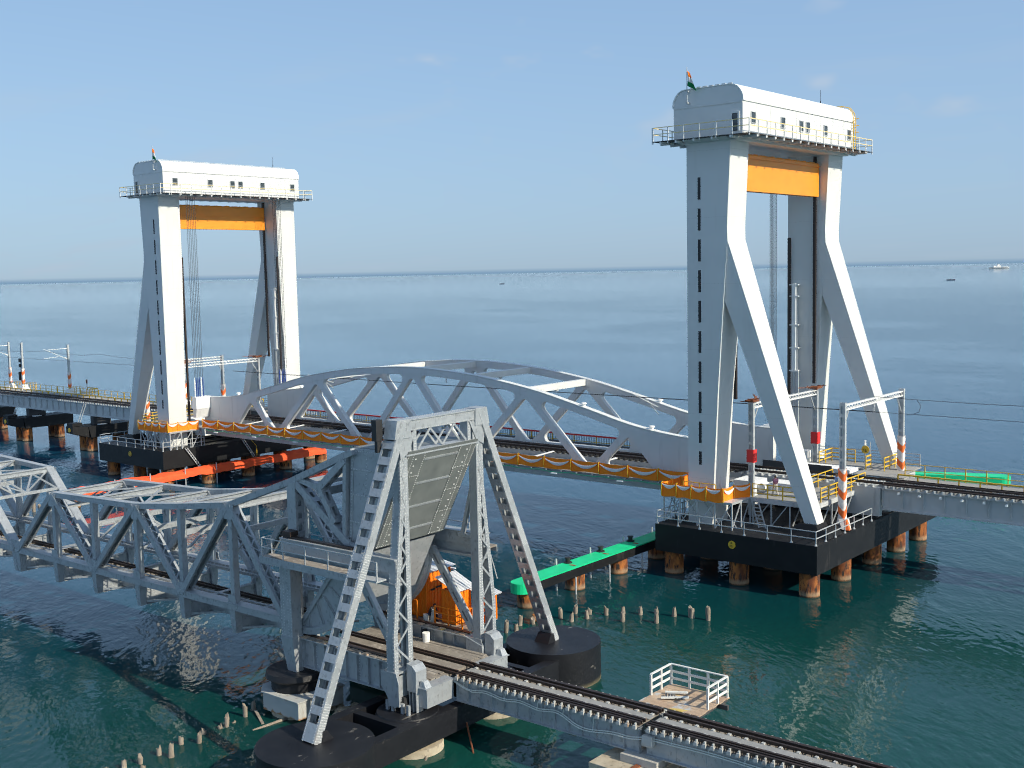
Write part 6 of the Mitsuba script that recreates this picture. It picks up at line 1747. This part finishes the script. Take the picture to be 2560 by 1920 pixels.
def person(label, loc, yaw, J, shirt, legs, scale=1.0, group=None, cap=None):
    """J: joint name -> (x, y, z) in metres, x forward, y left."""
    t = thing('person', label, 'person', group)
    c, s = math.cos(yaw), math.sin(yaw); mt = np.eye(4); mt[:2, :2] = [[c, -s], [s, c]]; mt[:3, :3] *= scale; mt[:3, 3] = loc
    j = {k: np.array(v, float) for k, v in J.items()}
    hd, nk = j['head'], j['neck']
    sk = [(nk, .055, hd, .06), (hd + (0, 0, .03), .088, hd + (.012, 0, -.055), .066), (hd + (.08, 0, -.005), .014, hd + (.095, 0, -.03), .018)]
    for e in (-1, 1):
        sk.append((hd + (0, .085 * e, .01), .02, hd + (-.005, .088 * e, -.025), .015))
    sk.append((j['waist'], .11, j['chest'], .12)); sk.append((j['chest'], .12, nk, .06))
    shb, leb = [(j['waist'] + (0, .05, -.02), .115, j['chest'] + (0, .07, 0), .13), (j['waist'] + (0, -.05, -.02), .115, j['chest'] + (0, -.07, 0), .13), (j['chest'], .13, nk - (0, 0, .05), .075)], [(j['hipL'], .115, j['hipR'], .115), (j['waist'] + (0, 0, -.06), .115, (j['hipL'] + j['hipR']) / 2, .12)]
    shoe = []
    for S in 'LR':
        sh, el, wr, hp, kn, an = (j[q + S] for q in ('sh', 'el', 'wr', 'hip', 'kn', 'an'))
        sk += [(j['chest'] + (0, 0, .06), .09, sh, .055), (sh, .052, el, .042), (el, .042, wr, .03), (hp, .09, kn, .06), (kn, .058, an, .04)]
        d = (wr - el) / np.linalg.norm(wr - el); side = np.cross(d, (0, 0, 1)); side = side / (np.linalg.norm(side) + 1e-9)
        pal = wr + d * .075
        sk.append((wr + d * .02, .03, pal, .036))
        for q, (o, ln) in enumerate(((-.030, .065), (-.010, .078), (.010, .074), (.029, .058))):
            b0 = pal + side * o + d * .02
            sk.append((b0, .0095, b0 + d * ln * .6, .009)); sk.append((b0 + d * ln * .6, .009, b0 + d * ln + np.array([.012, 0, 0]), .008))
        th = wr + d * .035 + side * .03
        sk.append((th, .012, th + d * .04 + side * .025, .010))
        shb += [(j['chest'] + (0, 0, .06), .11, sh, .072), (sh, .07, sh + (el - sh) * .8, .062)]
        leb += [(hp, .11, kn, .078), (kn, .078, an + (kn - an) * .12, .066)]
        shoe.append((an + (-.03, 0, -.05), .042, an + (.14, 0, -.06), .036))
    put('body', blob(sk, 0.03).xf(mt), 'm_skin', t, smooth=True)
    put('shirt', blob(shb).xf(mt), shirt, t, smooth=True)
    put('trousers', blob(leb).xf(mt), legs, t, smooth=True)
    put('shoes', blob(shoe, .03).xf(mt), 'm_dark', t, smooth=True)
    put('hair', blob([(hd + (-.018, 0, .055), .088, hd + (-.04, 0, .0), .078)], .03).xf(mt), cap or 'm_hair', t, smooth=True)
    ey = M()
    for e in (-1, 1):
        ey.box(hd[0] + .082, hd[0] + .092, hd[1] + .03 * e - .012, hd[1] + .03 * e + .012, hd[2] + .002, hd[2] + .012)
    ey.box(hd[0] + .076, hd[0] + .086, hd[1] - .02, hd[1] + .02, hd[2] - .062, hd[2] - .054)
    put('face_features', ey.xf(mt), 'm_hair', t)
    return t


STAND = dict(head=(.02, 0, 1.57), neck=(0, 0, 1.44), chest=(0, 0, 1.24), waist=(0, 0, 1.02), hipL=(0, .09, .90), hipR=(0, -.09, .90), shL=(0, .19, 1.38), shR=(0, -.19, 1.38), elL=(-.03, .24, 1.09), elR=(-.03, -.24, 1.09), wrL=(.06, .25, .85), wrR=(.06, -.25, .85), knL=(.03, .10, .49), knR=(.02, -.10, .49), anL=(0, .10, .09), anR=(0, -.10, .09))
WALK = {**STAND, 'knL': (.20, .09, .50), 'anL': (.26, .09, .10), 'knR': (-.02, -.09, .48), 'anR': (-.24, -.09, .14), 'elL': (-.12, .24, 1.11), 'wrL': (-.14, .26, .87), 'elR': (.06, -.24, 1.10), 'wrR': (.20, -.22, .92)}
SIT = dict(head=(.36, 0, .98), neck=(.27, 0, .90), chest=(.16, 0, .74), waist=(.03, 0, .54), hipL=(0, .09, .45), hipR=(0, -.09, .45), shL=(.22, .18, .86), shR=(.22, -.18, .86), elL=(.36, .24, .62), elR=(.36, -.24, .62), wrL=(.52, .12, .55), wrR=(.52, -.12, .55), knL=(.40, .13, .48), knR=(.40, -.13, .48), anL=(.36, .13, .09), anR=(.36, -.13, .09))
person('person in dark purple shirt and pale trousers walking by the right tower', (42.3, -7.0, 6.32), 2.6, WALK, 'm_purple', 'm_trousers')
person('person in a light blue shirt standing behind the yellow railing beside the wrapped mast', (46.0, -3.7, 6.32), -2.2, STAND, 'm_shirtblue', 'm_navy')
person('person in white shirt standing at track level by the left tower', (-46.6, 1.75, 6.95), -1.2, STAND, 'm_shirtwhite', 'm_navy')
L_ = OLD @ np.array([-5.0, 4.0, 3.97, 1])
person('person in dark clothes sitting bent forward in front of the taller orange cabin', tuple(L_[:3]), 0.2, SIT, 'm_dark', 'm_navy')
k = op('stool', M().box(-5.18, -4.84, 3.85, 4.15, 4.28, 4.33).box(-5.15, -5.1, 3.88, 3.93, 3.975, 4.28).box(-4.92, -4.87, 3.88, 3.93, 3.975, 4.28).box(-5.15, -5.1, 4.07, 4.12, 3.975, 4.28).box(-4.92, -4.87, 4.07, 4.12, 3.975, 4.28), 'm_wood'); lab(k, 'low stool under the seated person at the orange cabins', 'stool')
